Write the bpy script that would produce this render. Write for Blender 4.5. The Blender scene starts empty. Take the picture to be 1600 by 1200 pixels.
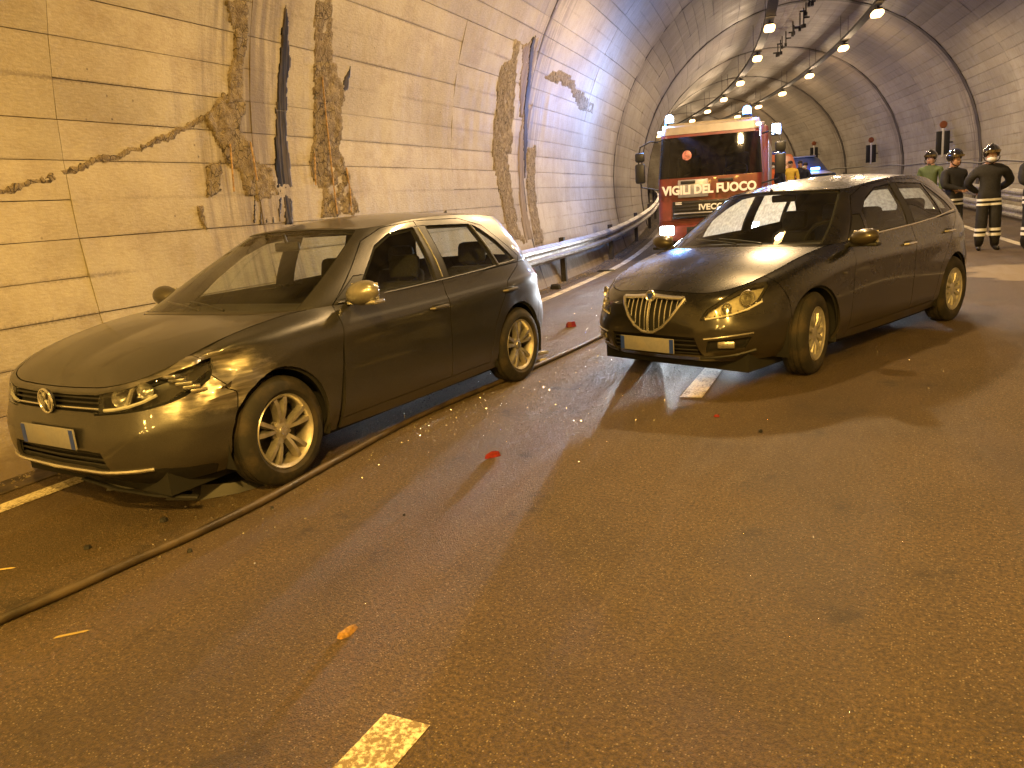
import bpy, bmesh, math, random
import numpy as np
from mathutils import Vector, Matrix, noise
from mathutils.bvhtree import BVHTree
random.seed(7)
SC = bpy.context.scene
COL = SC.collection
PI = math.pi
R_ = math.radians

# ------------------------------------------------------------------ camera
CAM_F, CAM_P, CAM_R, CAM_H = 1203.58, R_(12.85), R_(-4.771), 1.44975
YAW = 0.4863
def cam_basis():
    F = np.array([0, math.cos(CAM_P), -math.sin(CAM_P)]); U = np.array([0, math.sin(CAM_P), math.cos(CAM_P)]); X = np.array([1., 0, 0])
    c, s = math.cos(CAM_R), math.sin(CAM_R)
    X, U = c*X + s*U, -s*X + c*U
    c, s = math.cos(YAW), math.sin(YAW)
    Z = np.array([[c, -s, 0], [s, c, 0], [0, 0, 1.]])
    return Z @ X, Z @ U, Z @ F
CX, CU, CF = cam_basis()
CO = np.array([0, 0, CAM_H])
cam = bpy.data.cameras.new('camera'); camo = bpy.data.objects.new('camera', cam); COL.objects.link(camo)
cam.sensor_width = 36; cam.lens = CAM_F/1600*36; cam.clip_start = .05; cam.clip_end = 400
m = Matrix(((CX[0], CU[0], -CF[0], 0), (CX[1], CU[1], -CF[1], 0), (CX[2], CU[2], -CF[2], CAM_H), (0, 0, 0, 1)))
camo.matrix_world = m
SC.camera = camo

# ------------------------------------------------------------------ world: night outside the tunnel, no sun
wd = bpy.data.worlds.new('World'); SC.world = wd; wd.use_nodes = True
wn = wd.node_tree; bg = wn.nodes['Background']
sky = wn.nodes.new('ShaderNodeTexSky'); sky.sky_type = 'NISHITA'; sky.sun_disc = False
sky.sun_elevation = R_(-8); sky.sun_rotation = R_(200)
wn.links.new(sky.outputs[0], bg.inputs[0]); bg.inputs[1].default_value = .05
SC.view_settings.view_transform = 'Standard'; SC.view_settings.look = 'None'
SC.view_settings.exposure = 0.2; SC.view_settings.gamma = 1; SC.view_settings.use_curve_mapping = False
SC.cycles.use_denoising = True
SC.cycles.max_bounces = 8; SC.cycles.transparent_max_bounces = 16
SC.cycles.sample_clamp_indirect = 6.0
SC.cycles.caustics_reflective = False; SC.cycles.caustics_refractive = False
# lamp colours and powers (the lamps themselves are built further down, each in its own fitting)
AMBER, WARM, BLUE = (1, .555, .10), (1, .72, .43), (.05, .16, 1)
P_AMBER, P_WARM = 1020.0, 440.0
P_HEAD, P_BEACON = 1300.0, 340.0

# ------------------------------------------------------------------ node helpers
class NT:
    def __init__(s, name):
        s.m = bpy.data.materials.new(name); s.m.use_nodes = True
        s.t = s.m.node_tree; s.n = s.t.nodes; s.b = s.n['Principled BSDF']; s.out = s.n['Material Output']
    def new(s, k, **kw):
        x = s.n.new(k)
        for a, b in kw.items(): setattr(x, a, b)
        return x
    def link(s, a, b): s.t.links.new(a, b)
    def put(s, sock, v):
        if isinstance(v, bpy.types.NodeSocket): s.link(v, sock)
        elif isinstance(v, (tuple, list)) and len(v) == 3 and sock.type == 'RGBA': sock.default_value = (*v, 1)
        else: sock.default_value = v
    def M(s, op, a, b=0.0, c=0.0, clamp=False):
        x = s.new('ShaderNodeMath', operation=op, use_clamp=clamp)
        for i, v in enumerate((a, b, c)): s.put(x.inputs[i], v)
        return x.outputs[0]
    def mix(s, f, a, b, mode='MIX'):
        x = s.new('ShaderNodeMix', data_type='RGBA', blend_type=mode)
        s.put(x.inputs[0], f); s.put(x.inputs[6], a); s.put(x.inputs[7], b)
        return x.outputs[2]
    def ss(s, v, a, b, x0=0.0, x1=1.0):
        x = s.new('ShaderNodeMapRange', interpolation_type='SMOOTHSTEP')
        s.put(x.inputs[0], v)
        for i, q in enumerate((a, b, x0, x1)): s.put(x.inputs[i+1], q)
        return x.outputs[0]
    def noise(s, vec, scale, detail=4, rough=.55, dist=0):
        x = s.new('ShaderNodeTexNoise'); s.put(x.inputs['Vector'], vec) if vec else None
        x.inputs['Scale'].default_value = scale; x.inputs['Detail'].default_value = detail; x.inputs['Roughness'].default_value = rough
        x.inputs['Distortion'].default_value = dist
        return x.outputs[0]
    def voro(s, vec, scale, feature='F1'):
        x = s.new('ShaderNodeTexVoronoi', feature=feature); s.put(x.inputs['Vector'], vec) if vec else None
        x.inputs['Scale'].default_value = scale
        return x
    def scale(s, vec, v):
        x = s.new('ShaderNodeMapping'); s.put(x.inputs['Vector'], vec); x.inputs['Scale'].default_value = v
        return x.outputs[0]
    def xyz(s, vec):
        x = s.new('ShaderNodeSeparateXYZ'); s.put(x.inputs[0], vec); return x.outputs
    def vec(s, a, b, c=0.0):
        x = s.new('ShaderNodeCombineXYZ')
        for i, v in enumerate((a, b, c)): s.put(x.inputs[i], v)
        return x.outputs[0]
    def uv(s): return s.new('ShaderNodeUVMap', uv_map='UVMap').outputs[0]
    def obj(s): return s.new('ShaderNodeTexCoord').outputs['Object']
    def geo(s): return s.new('ShaderNodeNewGeometry').outputs['Position']
    def bump(s, h, strength=.3, dist=.01):
        x = s.new('ShaderNodeBump'); x.inputs['Strength'].default_value = strength; x.inputs['Distance'].default_value = dist
        s.put(x.inputs['Height'], h); s.link(x.outputs[0], s.b.inputs['Normal']); return x
    def set(s, **kw):
        for k, v in kw.items(): s.put(s.b.inputs[k.replace('_', ' ')], v)
        return s

def simple(name, col, rough=.5, metal=0.0, grain=0.0, gs=40, coat=0.0, dirt=None, spec=None):
    t = NT(name); t.set(Roughness=rough, Metallic=metal, Coat_Weight=coat)
    t.b.inputs['Coat Roughness'].default_value = .06
    if spec is not None: t.b.inputs['Specular IOR Level'].default_value = spec
    p = t.obj(); n = t.noise(p, gs, 4)
    k = t.ss(n, .3, .7)
    c = t.mix(k, tuple(x*(1-grain) for x in col), tuple(min(1, x*(1+grain)) for x in col))
    if dirt:
        d = t.ss(t.noise(p, gs*.13, 6, .65), .48, .72)
        c = t.mix(t.M('MULTIPLY', d, dirt[1]), c, dirt[0])
        t.set(Roughness=t.M('ADD', t.M('MULTIPLY', d, .35), rough, clamp=True))
    t.set(Base_Color=c)
    return t.m

def emit(name, col, power):
    t = NT(name); e = t.new('ShaderNodeEmission'); e.inputs[0].default_value = (*col, 1); e.inputs[1].default_value = power
    t.link(e.outputs[0], t.out.inputs[0]); return t.m

def glassy(name, tint=(.9, .93, .92), refl=.06, rough=.02, mist=0.0, dust=0.08):
    """thin pane: tinted see-through plus mirror reflection and a film of dust"""
    t = NT(name); tr = t.new('ShaderNodeBsdfTransparent'); tr.inputs[0].default_value = (*tint, 1)
    gl = t.new('ShaderNodeBsdfGlossy'); gl.inputs['Roughness'].default_value = rough
    df = t.new('ShaderNodeBsdfDiffuse'); df.inputs[0].default_value = (.32, .30, .27, 1)
    lw = t.new('ShaderNodeLayerWeight'); lw.inputs[0].default_value = .5
    fr = t.M('ADD', .04, t.M('MULTIPLY', t.M('POWER', lw.outputs['Facing'], 4.0), .75))
    p = t.obj(); dn = t.ss(t.noise(p, 9, 5), .35, .7, dust*.35, dust)
    m1 = t.new('ShaderNodeMixShader'); t.put(m1.inputs[0], dn); t.link(tr.outputs[0], m1.inputs[1]); t.link(df.outputs[0], m1.inputs[2])
    last = m1.outputs[0]
    if mist:
        tl = t.new('ShaderNodeBsdfTranslucent'); tl.inputs[0].default_value = (.92, .96, .97, 1)
        mm = t.new('ShaderNodeMixShader'); t.put(mm.inputs[0], t.ss(t.noise(p, 30, 6), .3, .7, mist*.6, mist))
        t.link(last, mm.inputs[1]); t.link(tl.outputs[0], mm.inputs[2]); last = mm.outputs[0]
    m2 = t.new('ShaderNodeMixShader'); t.put(m2.inputs[0], t.M('ADD', fr, refl*.3, clamp=True)); t.link(last, m2.inputs[1]); t.link(gl.outputs[0], m2.inputs[2])
    t.link(m2.outputs[0], t.out.inputs[0]); return t.m

# ------------------------------------------------------------------ object helpers
def empty(name, loc=(0, 0, 0), rz=0.0, parent=None, rx=0.0, ry=0.0):
    o = bpy.data.objects.new(name, None); COL.objects.link(o); o.location = loc; o.rotation_euler = (rx, ry, rz)
    o.empty_display_size = .1
    if parent: o.parent = parent
    return o
def tag(o, label=None, cat=None, group=None, kind=None):
    if label: o['label'] = label
    if cat: o['category'] = cat
    if group: o['group'] = group
    if kind: o['kind'] = kind
    return o
def meshobj(name, V, Fs, mat, parent=None, smooth=False, uv=None, loc=None):
    me = bpy.data.meshes.new(name); me.from_pydata([tuple(map(float, v)) for v in V], [], [tuple(f) for f in Fs]); me.update()
    return link(name, me, mat, parent, smooth, uv, loc)
def link(name, me, mat, parent=None, smooth=False, uv=None, loc=None):
    for x in (mat if isinstance(mat, (list, tuple)) else [mat]):
        if x is not None: me.materials.append(x)
    if smooth is True: me.shade_smooth()
    elif smooth:
        me.shade_smooth(); me.set_sharp_from_angle(angle=R_(smooth))
    if uv is not None:
        l = me.uv_layers.new(name='UVMap'); idx = np.zeros(len(me.loops), dtype=np.int32); me.loops.foreach_get('vertex_index', idx)
        l.data.foreach_set('uv', np.asarray(uv, dtype=np.float32)[idx].ravel())
    o = bpy.data.objects.new(name, me); COL.objects.link(o)
    if parent: o.parent = parent
    if loc is not None: o.location = loc
    return o
class MB:
    """collects simple solids and links them as ONE mesh object"""
    def __init__(s): s.V = []; s.F = []
    def add(s, V, F):
        k = len(s.V); s.V += [tuple(map(float, v)) for v in V]; s.F += [tuple(i+k for i in f) for f in F]; return s
    def box(s, c, d, rz=0.0, M=None, taper=(1, 1)):
        hx, hy, hz = d[0]/2, d[1]/2, d[2]/2; vs = []
        for z in (-hz, hz):
            k = taper if z > 0 else (1, 1)
            for x, y in ((-hx, -hy), (hx, -hy), (hx, hy), (-hx, hy)): vs.append(Vector((x*k[0], y*k[1], z)))
        A = M if M is not None else Matrix.Rotation(rz, 3, 'Z')
        vs = [A @ v + Vector(c) for v in vs]
        return s.add(vs, [(0, 3, 2, 1), (4, 5, 6, 7), (0, 1, 5, 4), (1, 2, 6, 5), (2, 3, 7, 6), (3, 0, 4, 7)])
    def rbox(s, c, d, r=.02, M=None, seg=2):
        bm = bmesh.new(); bmesh.ops.create_cube(bm, size=1)
        for v in bm.verts: v.co = Vector((v.co.x*d[0], v.co.y*d[1], v.co.z*d[2]))
        bmesh.ops.bevel(bm, geom=bm.edges[:], offset=min(r, min(d)*.49), segments=seg, affect='EDGES', profile=.5)
        A = M if M is not None else Matrix.Identity(3)
        bm.verts.index_update()
        s.add([A @ v.co + Vector(c) for v in bm.verts], [[v.index for v in f.verts] for f in bm.faces]); bm.free(); return s
    def tube(s, pts, r, n=8, caps=True, flat=1.0):
        pts = [Vector(p) for p in pts]; rs = r if isinstance(r, (list, tuple)) else [r]*len(pts)
        k = len(s.V); prev = None
        for i, p in enumerate(pts):
            t = (pts[min(i+1, len(pts)-1)] - pts[max(i-1, 0)])
            t = t.normalized() if t.length > 1e-9 else Vector((0, 0, 1))
            if prev is None: u = t.orthogonal().normalized() if abs(t.z) > .9 else t.cross(Vector((0, 0, 1))).normalized()
            else:
                u = prev - t*prev.dot(t); u = u.normalized() if u.length > 1e-6 else t.orthogonal().normalized()
            prev = u; w = t.cross(u)
            for j in range(n):
                a = 2*PI*j/n; s.V.append(tuple(p + (u*math.cos(a) + w*math.sin(a)*flat)*rs[i]))
        for i in range(len(pts)-1):
            for j in range(n): s.F.append((k+i*n+j, k+i*n+(j+1) % n, k+(i+1)*n+(j+1) % n, k+(i+1)*n+j))
        if caps:
            s.F.append(tuple(k+j for j in reversed(range(n)))); s.F.append(tuple(k+(len(pts)-1)*n+j for j in range(n)))
        return s
    def lathe(s, prof, n=32, M=None, c=(0, 0, 0)):
        """prof: (radius, axial) pairs around local Y axis"""
        k = len(s.V); A = M if M is not None else Matrix.Identity(3)
        for r, y in prof:
            for j in range(n):
                a = 2*PI*j/n; s.V.append(tuple(A @ Vector((r*math.cos(a), y, r*math.sin(a))) + Vector(c)))
        for i in range(len(prof)-1):
            for j in range(n): s.F.append((k+i*n+j, k+(i+1)*n+j, k+(i+1)*n+(j+1) % n, k+i*n+(j+1) % n))
        return s
    def prism(s, poly, h, M=None, c=(0, 0, 0)):
        """poly in local XZ, thickness h along local -Y"""
        A = M if M is not None else Matrix.Identity(3); n = len(poly)
        v = [A @ Vector((x, 0, z)) + Vector(c) for x, z in poly] + [A @ Vector((x, -h, z)) + Vector(c) for x, z in poly]
        f = [tuple(range(n)), tuple(reversed(range(n, 2*n)))] + [(i, i+n, (i+1) % n + n, (i+1) % n) for i in range(n)]
        return s.add(v, f)
    def sphere(s, c, r, n=12, m=8, M=None):
        k = len(s.V); r = Vector(r) if not isinstance(r, (int, float)) else Vector((r, r, r)); A = M if M is not None else Matrix.Identity(3)
        for i in range(m+1):
            t = PI*i/m
            for j in range(n):
                a = 2*PI*j/n; s.V.append(tuple(A @ Vector((r.x*math.sin(t)*math.cos(a), r.y*math.sin(t)*math.sin(a), r.z*math.cos(t))) + Vector(c)))
        for i in range(m):
            for j in range(n): s.F.append((k+i*n+j, k+(i+1)*n+j, k+(i+1)*n+(j+1) % n, k+i*n+(j+1) % n))
        return s
    def build(s, name, mat, parent=None, smooth=30, loc=None, fix=True):
        me = bpy.data.meshes.new(name); me.from_pydata(s.V, [], s.F); me.update()
        if fix:
            bm = bmesh.new(); bm.from_mesh(me); bmesh.ops.remove_doubles(bm, verts=bm.verts[:], dist=1e-6); bmesh.ops.recalc_face_normals(bm, faces=bm.faces[:]); bm.to_mesh(me); bm.free()
        return link(name, me, mat, parent, smooth, None, loc)
def children(o): return [x for x in bpy.data.objects if x.parent == o]
def copy_tree(o, parent=None):
    c = o.copy(); COL.objects.link(c)
    if parent: c.parent = parent
    for ch in children(o): copy_tree(ch, c)
    return c
def text_mesh(name, s, size, mat, parent=None, M=None, extr=.004, bold=.0):
    cu = bpy.data.curves.new(name, 'FONT'); cu.body = s; cu.size = size; cu.extrude = extr; cu.align_x = 'CENTER'; cu.align_y = 'CENTER'; cu.offset = bold; cu.resolution_u = 3
    o = bpy.data.objects.new('tmp', cu); COL.objects.link(o); bpy.context.view_layer.update()
    me = bpy.data.meshes.new_from_object(o); bpy.data.objects.remove(o); bpy.data.curves.remove(cu)
    if M is not None: me.transform(M)
    return link(name, me, mat, parent)

# ------------------------------------------------------------------ the tunnel's own coordinates: s along, n across (right +), z up; it bends left
RC, ZC, NC, RT = 123.57, 1.7746, .0087, 5.4386
A_BASE = PI + math.asin(ZC/RT)
def W(s, n, z):
    ph = s/RC; return (-RC + (RC+n)*math.cos(ph), (RC+n)*math.sin(ph), z)
def zg(s): # the road climbs slightly beyond the truck
    d = min(max(s-16, 0), 30); return .042*(d - 3*(1-math.exp(-d/3)))
def wall(s, a, off=0.0):
    """a = metres of arc from the foot of the left wall; off = metres towards the axis"""
    th = A_BASE - a/RT; r = RT - off
    return W(s, NC + r*math.cos(th), ZC + r*math.sin(th))
ARC = 2*(A_BASE - PI/2)*RT
def heading(s): return s/RC
def project(P):
    d = np.asarray(P, float) - CO; z = d @ CF
    return 800 + CAM_F*(d @ CX)/z, 600 - CAM_F*(d @ CU)/z, z
def ray(px, py): return CF + (px-800)/CAM_F*CX - (py-600)/CAM_F*CU
def inv(Q):
    rr = math.hypot(Q[0]+RC, Q[1]); return math.atan2(Q[1], Q[0]+RC)*RC, rr-RC, Q[2]
def gnd(px, py, z=0.0):
    d = ray(px, py); t = (z-CAM_H)/d[2]; return tuple(CO + t*d)
def wall_sa(px, py):
    """where on the lining a feature of the photograph lies"""
    d = ray(px, py); d = d/np.linalg.norm(d); t = .3
    for _ in range(4000):
        Q = inv(CO + t*d); g = RT - math.hypot(Q[1]-NC, Q[2]-ZC)
        if g < 1e-3 or t > 150: break
        t += max(g*.5, 5e-4)
    th = math.atan2(Q[2]-ZC, Q[1]-NC)
    if th < -PI/2: th += 2*PI
    return Q[0], (A_BASE - th)*RT
# ================================================================== materials of the place
def m_asphalt():
    t = NT('asphalt'); p = t.geo(); M = t.M; uv = t.uv(); s_, n_, _ = t.xyz(uv)
    v = t.voro(p, 190); n1 = t.noise(p, 62, 6, .8); n2 = t.noise(p, 1.3, 6, .6); n3 = t.noise(t.scale(uv, (.28, 1.5, 1)), .9, 5); n4 = t.noise(p, 7, 5, .65)
    base = t.mix(t.ss(n1, .32, .70), (.026, .018, .010), (.225, .150, .074))
    base = t.mix(M('MULTIPLY', t.ss(n2, .38, .66), .40), base, t.mix(.75, base, (.026, .019, .012)))
    base = t.mix(M('MULTIPLY', t.ss(n4, .52, .72), .35), base, (.13, .095, .058))
    v2 = t.voro(p, 120); rc = t.xyz(v2.outputs['Color'])
    stone = M('MULTIPLY', t.ss(rc[0], .74, .86), t.ss(v2.outputs['Distance'], .24, .42, 1, 0))
    base = t.mix(M('MULTIPLY', stone, .8), base, t.mix(rc[1], (.26, .19, .10), (.50, .42, .29)))
    # darker polished wheel tracks along both lanes and oil drips between them
    trk = None
    for c in (-3.75, -2.15, -.35, 1.35):
        d = M('ABSOLUTE', M('SUBTRACT', M('ADD', n_, M('MULTIPLY', M('SUBTRACT', n2, .5), .5)), c)); k = t.ss(d, .12, .42, 1, 0); trk = k if trk is None else M('MAXIMUM', trk, k)
    base = t.mix(M('MULTIPLY', trk, .25), base, t.mix(.7, base, (.030, .022, .014)))
    oil = M('MULTIPLY', t.ss(t.noise(p, 2.6, 4, .6), .60, .70), t.ss(n4, .4, .6)); base = t.mix(M('MULTIPLY', oil, .7), base, (.018, .014, .010))
    # a few sealed cracks
    ck = t.voro(t.scale(p, (.32, .32, .32)), 1.0, 'DISTANCE_TO_EDGE'); wob = M('ADD', ck.outputs['Distance'], M('MULTIPLY', M('SUBTRACT', n4, .5), .05))
    crack = t.ss(M('ABSOLUTE', wob), .0, .006, 1, 0); base = t.mix(M('MULTIPLY', crack, .0), base, (.012, .010, .008))
    wet = M('MAXIMUM', t.ss(n3, .46, .60), M('MULTIPLY', trk, .6))
    # wet reflection painted pale into the road colour, far right side
    dd = M('ADD', M('POWER', M('DIVIDE', M('SUBTRACT', s_, 12.7), 1.1), 2.0), M('POWER', M('DIVIDE', M('SUBTRACT', n_, 2.2), .9), 2.0))
    wet_glare = M('MULTIPLY', t.ss(M('ADD', dd, M('MULTIPLY', M('SUBTRACT', n2, .5), 2.6)), .5, 1.1, 1, 0), .75); base = t.mix(wet_glare, base, (.40, .32, .20))
    t.set(Base_Color=base, Roughness=M('MAXIMUM', .34, M('SUBTRACT', M('ADD', .50, M('MULTIPLY', n1, .3)), M('MULTIPLY', wet, .20))))
    t.bump(M('ADD', M('MULTIPLY', v.outputs['Distance'], 1.0), M('MULTIPLY', n1, .9)), 1.0, .011)
    return t.m
def m_paint():
    t = NT('road_paint'); p = t.geo(); n = t.noise(p, 60, 6, .7); n2 = t.noise(p, 5, 5)
    w = t.ss(t.M('ADD', n, t.M('MULTIPLY', n2, .6)), .74, .92)
    t.set(Base_Color=t.mix(w, (.72, .66, .50), (.20, .155, .09)), Roughness=.55); t.bump(n, .5, .006); return t.m
COURSE, A_OFF = .28, 1.80
RINGS = [-11.5, -3.2, 5.95, 13.2, 21.6, 29, 37.4, 45.6, 54, 62]
def m_concrete(name='lining_concrete', stuff=False):
    t = NT(name); uv = t.uv(); s, a, _ = t.xyz(uv); M = t.M
    big = t.noise(uv, .55, 5, .6); med = t.noise(uv, 3.2, 6, .65); fine = t.noise(t.scale(uv, (18, 60, 1)), 1, 3)
    speck = t.noise(uv, 40, 4, .7)
    c = t.mix(t.ss(big, .32, .68), (.385, .355, .295), (.26, .23, .18))
    c = t.mix(t.M('MULTIPLY', t.ss(med, .45, .72), .5), c, (.24, .20, .145))
    blot = t.ss(t.noise(t.scale(uv, (.5, .8, 1)), 2.2, 7, .7), .52, .66); c = t.mix(t.M('MULTIPLY', blot, .40), c, (.20, .155, .10))
    pit = t.ss(t.voro(uv, 7).outputs['Distance'], .03, .09, 1, 0); c = t.mix(t.M('MULTIPLY', pit, t.ss(t.noise(uv, 1.1, 2), .5, .6)), c, (.07, .05, .035))
    c = t.mix(t.M('MULTIPLY', t.ss(fine, .35, .7), .15), c, (.60, .57, .50))
    # gritty dirt caught along the board joints
    fr = M('FRACT', M('DIVIDE', M('SUBTRACT', a, A_OFF), COURSE)); de = M('MULTIPLY', M('MINIMUM', fr, M('SUBTRACT', 1, fr)), COURSE)
    gr = M('MULTIPLY', t.ss(M('ADD', de, M('MULTIPLY', M('SUBTRACT', .5, speck), .085)), .0, .026, 1, 0), t.ss(t.noise(t.scale(uv, (.45, 3.3, 1)), 1, 6, .7), .40, .66))
    c = t.mix(M('MULTIPLY', gr, .6), c, (.075, .052, .03))
    # soot under the crown and brown run-off below it
    crown = t.ss(M('ADD', M('ABSOLUTE', M('SUBTRACT', a, ARC/2)), M('MULTIPLY', M('SUBTRACT', big, .5), 3.4)), 2.2, 6.6, 1, 0)
    c = t.mix(M('MULTIPLY', crown, .78), c, (.085, .064, .045))
    # water runs down at every ring joint
    run = t.noise(t.scale(uv, (9, .55, 1)), 1, 5, .6)
    for r in RINGS[2:]:
        d = M('ABSOLUTE', M('SUBTRACT', s, r + (.25 if r > 6 else 0)))
        k = M('MULTIPLY', t.ss(M('ADD', d, M('MULTIPLY', M('SUBTRACT', .5, run), 1.9)), .05, .85, 1, 0), t.ss(run, .34, .60))
        c = t.mix(M('MULTIPLY', k, .74), c, (.10, .072, .045))
    # splash dirt near the foot
    low = t.ss(M('ADD', M('ABSOLUTE', M('SUBTRACT', a, ARC/2)), M('MULTIPLY', M('SUBTRACT', med, .5), 1.5)), ARC/2-.75, ARC/2, 0, 1)
    c = t.mix(M('MULTIPLY', low, .7), c, (.14, .10, .065))
    rnd = t.new('ShaderNodeObjectInfo').outputs['Random']
    c = t.mix(1.0, c, t.mix(rnd, (.90, .90, .90), (1.07, 1.06, 1.04)), 'MULTIPLY')
    t.set(Base_Color=c, Roughness=t.ss(run, .3, .7, .72, .5))
    t.bump(M('ADD', M('ADD', M('MULTIPLY', med, .8), M('MULTIPLY', speck, .25)), M('MULTIPLY', fine, .25)), .55, .02)
    return t.m
def m_spall(name='broken_concrete'):
    t = NT(name); p = t.geo(); n0 = t.noise(p, 3.2, 5, .6); n = t.noise(p, 11, 7, .72); v = t.voro(t.scale(p, (1, 1, .7)), 17, 'DISTANCE_TO_EDGE'); n2 = t.noise(p, 55, 4)
    c = t.mix(t.ss(n, .34, .66), (.33, .275, .19), (.16, .12, .075)); c = t.mix(t.M('MULTIPLY', t.ss(n0, .42, .62), .6), c, (.25, .205, .14))
    c = t.mix(t.M('MULTIPLY', t.ss(v.outputs['Distance'], .0, .07, 1, 0), t.ss(n0, .4, .55)), c, (.045, .032, .02)); c = t.mix(t.ss(n2, .62, .75, 0, .5), c, (.06, .042, .026))
    t.set(Base_Color=c, Roughness=.92); t.bump(t.M('ADD', t.M('MULTIPLY', n, 1.5), t.M('MULTIPLY', n2, .5)), 1.0, .045); return t.m
def m_stain(name, c0, c1, rough):
    t = NT(name); uv = t.uv(); r = t.noise(t.scale(uv, (38, .8, 1)), 1, 5, .6)
    t.set(Base_Color=t.mix(t.ss(r, .42, .60), c0, c1), Roughness=rough, Specular_IOR_Level=.12); t.bump(r, .4, .01); return t.m
ASPHALT = m_asphalt(); PAINT = m_paint(); CONC = m_concrete(); SPALL = m_spall()
WETBLACK = m_stain('wet_black_runs', (.006, .005, .005), (.075, .06, .042), .55)
BROWNRUN = m_stain('brown_runs', (.13, .10, .065), (.26, .21, .145), .6)
GALV = simple('galvanised_steel', (.42, .41, .39), .42, .85, .25, 14, dirt=((.16, .12, .07), .6))
DARKMETAL = simple('dark_steel', (.035, .032, .030), .55, .4, .3, 30)
BLACKRUB = simple('black_rubber', (.012, .012, .012), .75, 0, .3, 40)
BLACKPL = simple('black_plastic', (.014, .014, .015), .45, 0, .2, 60)
SOOT = simple('sooty_metal', (.028, .024, .021), .8, .1, .4, 12)
RUST = simple('rusty_bar', (.34, .23, .12), .8, .2, .4, 30)

# ================================================================== road
S0, S1 = -26, 112
def strip(name, n0, n1, s0, s1, z, mat, step=1.0, nn=1, parent=None):
    ns = max(2, int((s1-s0)/step)+1); V = []; Fs = []; UV = []
    for i in range(ns):
        s = s0 + (s1-s0)*i/(ns-1)
        for j in range(nn+1):
            n = n0 + (n1-n0)*j/nn; V.append(W(s, n, z + zg(s))); UV.append((s, n))
    k = nn+1
    for i in range(ns-1):
        for j in range(nn): Fs.append((i*k+j, i*k+j+1, (i+1)*k+j+1, (i+1)*k+j))
    return meshobj(name, V, Fs, mat, parent, uv=UV)
road = tag(strip('road', -5.25, 5.28, S0, S1, 0, ASPHALT, 1.0, 8), 'dark wet speckled asphalt road through the tunnel', kind='structure')
tag(strip('edge_line', -4.68, -4.53, -8, 110, .004, PAINT), 'worn pale edge line along the foot of the left wall', kind='structure')
tag(strip('edge_line', 2.95, 3.10, -8, 110, .004, PAINT), 'worn pale edge line on the far right side of the road', kind='structure')
for s0 in (-13.5, -7.5, -1.40, 5.45, 12.3, 19.2, 26, 33, 40, 47):
    tag(strip('lane_dash', -1.355, -1.195, s0, s0+3.01, .004, PAINT, .5), 'worn yellowish lane dash painted on the asphalt', kind='structure')

# ================================================================== lining
BOUNDS = [-26, -19, -11.5, -7.5, -3.2, .45, 3.9, 5.95, 10.2, 13.2, 17.3, 21.6, 25.2, 29, 33.2, 37.4, 41.5, 45.6, 49.8, 54, 58, 62, 70, 78, 86, 94, 102, 112]
tunnel = empty('tunnel_wall'); tag(tunnel, 'arched tunnel lining of weathered board-marked concrete', kind='structure')
JOINT = simple('joint_dirt', (.20, .165, .115), .9, 0, .6, 5)
def lining_patch(s0, s1, a0, a1, off, nu, nv):
    V = []; UV = []; Fs = []
    for j in range(nv+1):
        for i in range(nu+1):
            s = s0+(s1-s0)*i/nu; a = a0+(a1-a0)*j/nv; V.append(wall(s, a, off)); UV.append((s, a))
    k = nu+1
    for j in range(nv):
        for i in range(nu): Fs.append((j*k+i, (j+1)*k+i, (j+1)*k+i+1, j*k+i+1))
    return V, UV, Fs
V, UV, Fs = lining_patch(S0, S1, -.25, ARC+.25, -.016, 90, 60)
meshobj('joint_mortar', V, Fs, JOINT, tunnel, True, UV)
k0 = -int((A_OFF)/COURSE)-1
edges_a = [A_OFF + COURSE*k for k in range(k0, int((ARC-A_OFF)/COURSE)+2)]
edges_a = [max(-.2, min(ARC+.2, e)) for e in edges_a]
panels = []
rp = random.Random(3)
for i in range(len(BOUNDS)-1):
    s0, s1 = BOUNDS[i], BOUNDS[i+1]
    cut = s1 + rp.uniform(-.05, .05)
    jj = 0
    while jj < len(edges_a)-1:
        w_ = 2 if (rp.random() < .34 and jj+2 < len(edges_a)) else 1
        a0, a1 = edges_a[jj], edges_a[jj+w_]; jj += w_
        if a1-a0 < .05: continue
        P = [project(wall(s, a)) for s, a in ((s0, a0), (s1, a0), (s1, a1), (s0, a1))]
        area = 0
        if min(p[2] for p in P) > .3:
            cx = sum(p[0] for p in P)/4; cy = sum(p[1] for p in P)/4
            xs = [min(1600, max(0, p[0])) for p in P]; ys = [min(1200, max(0, p[1])) for p in P]
            if max(xs)-min(xs) > 4 and max(ys)-min(ys) > 4:
                area = .5*abs(sum(xs[q]*ys[(q+1) % 4]-xs[(q+1) % 4]*ys[q] for q in range(4)))
        elif s1 > 1 and s0 > -1 and a1 < 7: area = 9e4
        panels.append([area, s0, s1, a0, a1])
panels.sort(key=lambda q: -q[0])
SV, SF, SUV = [], [], []
for q, (area, s0, s1, a0, a1) in enumerate(panels):
    g = .001 + rp.uniform(0, .0022); off = rp.uniform(-.003, .004); nu = max(2, int((s1-s0)/1.4))
    gs = .0035
    V, UV, Fs = lining_patch(s0+gs, s1-gs, a0+g+rp.uniform(0, .003), a1-g, off, nu, 1)
    n = len(V); k = nu+1
    rim = list(range(k)) + list(range(2*k-1, k-1, -1))   # closed loop
    for r in rim:
        sv, av = UV[r]; V.append(wall(sv, av, -.02)); UV.append((sv, av))
    for r in range(len(rim)):
        Fs.append((rim[r], rim[(r+1) % len(rim)], n+(r+1) % len(rim), n+r))
    if q < 299 and area > 60:
        meshobj('concrete_panel', V, Fs, CONC, tunnel, uv=UV)
    else:
        b = len(SV); SV += V; SUV += UV; SF += [tuple(x+b for x in f) for f in Fs]
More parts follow.
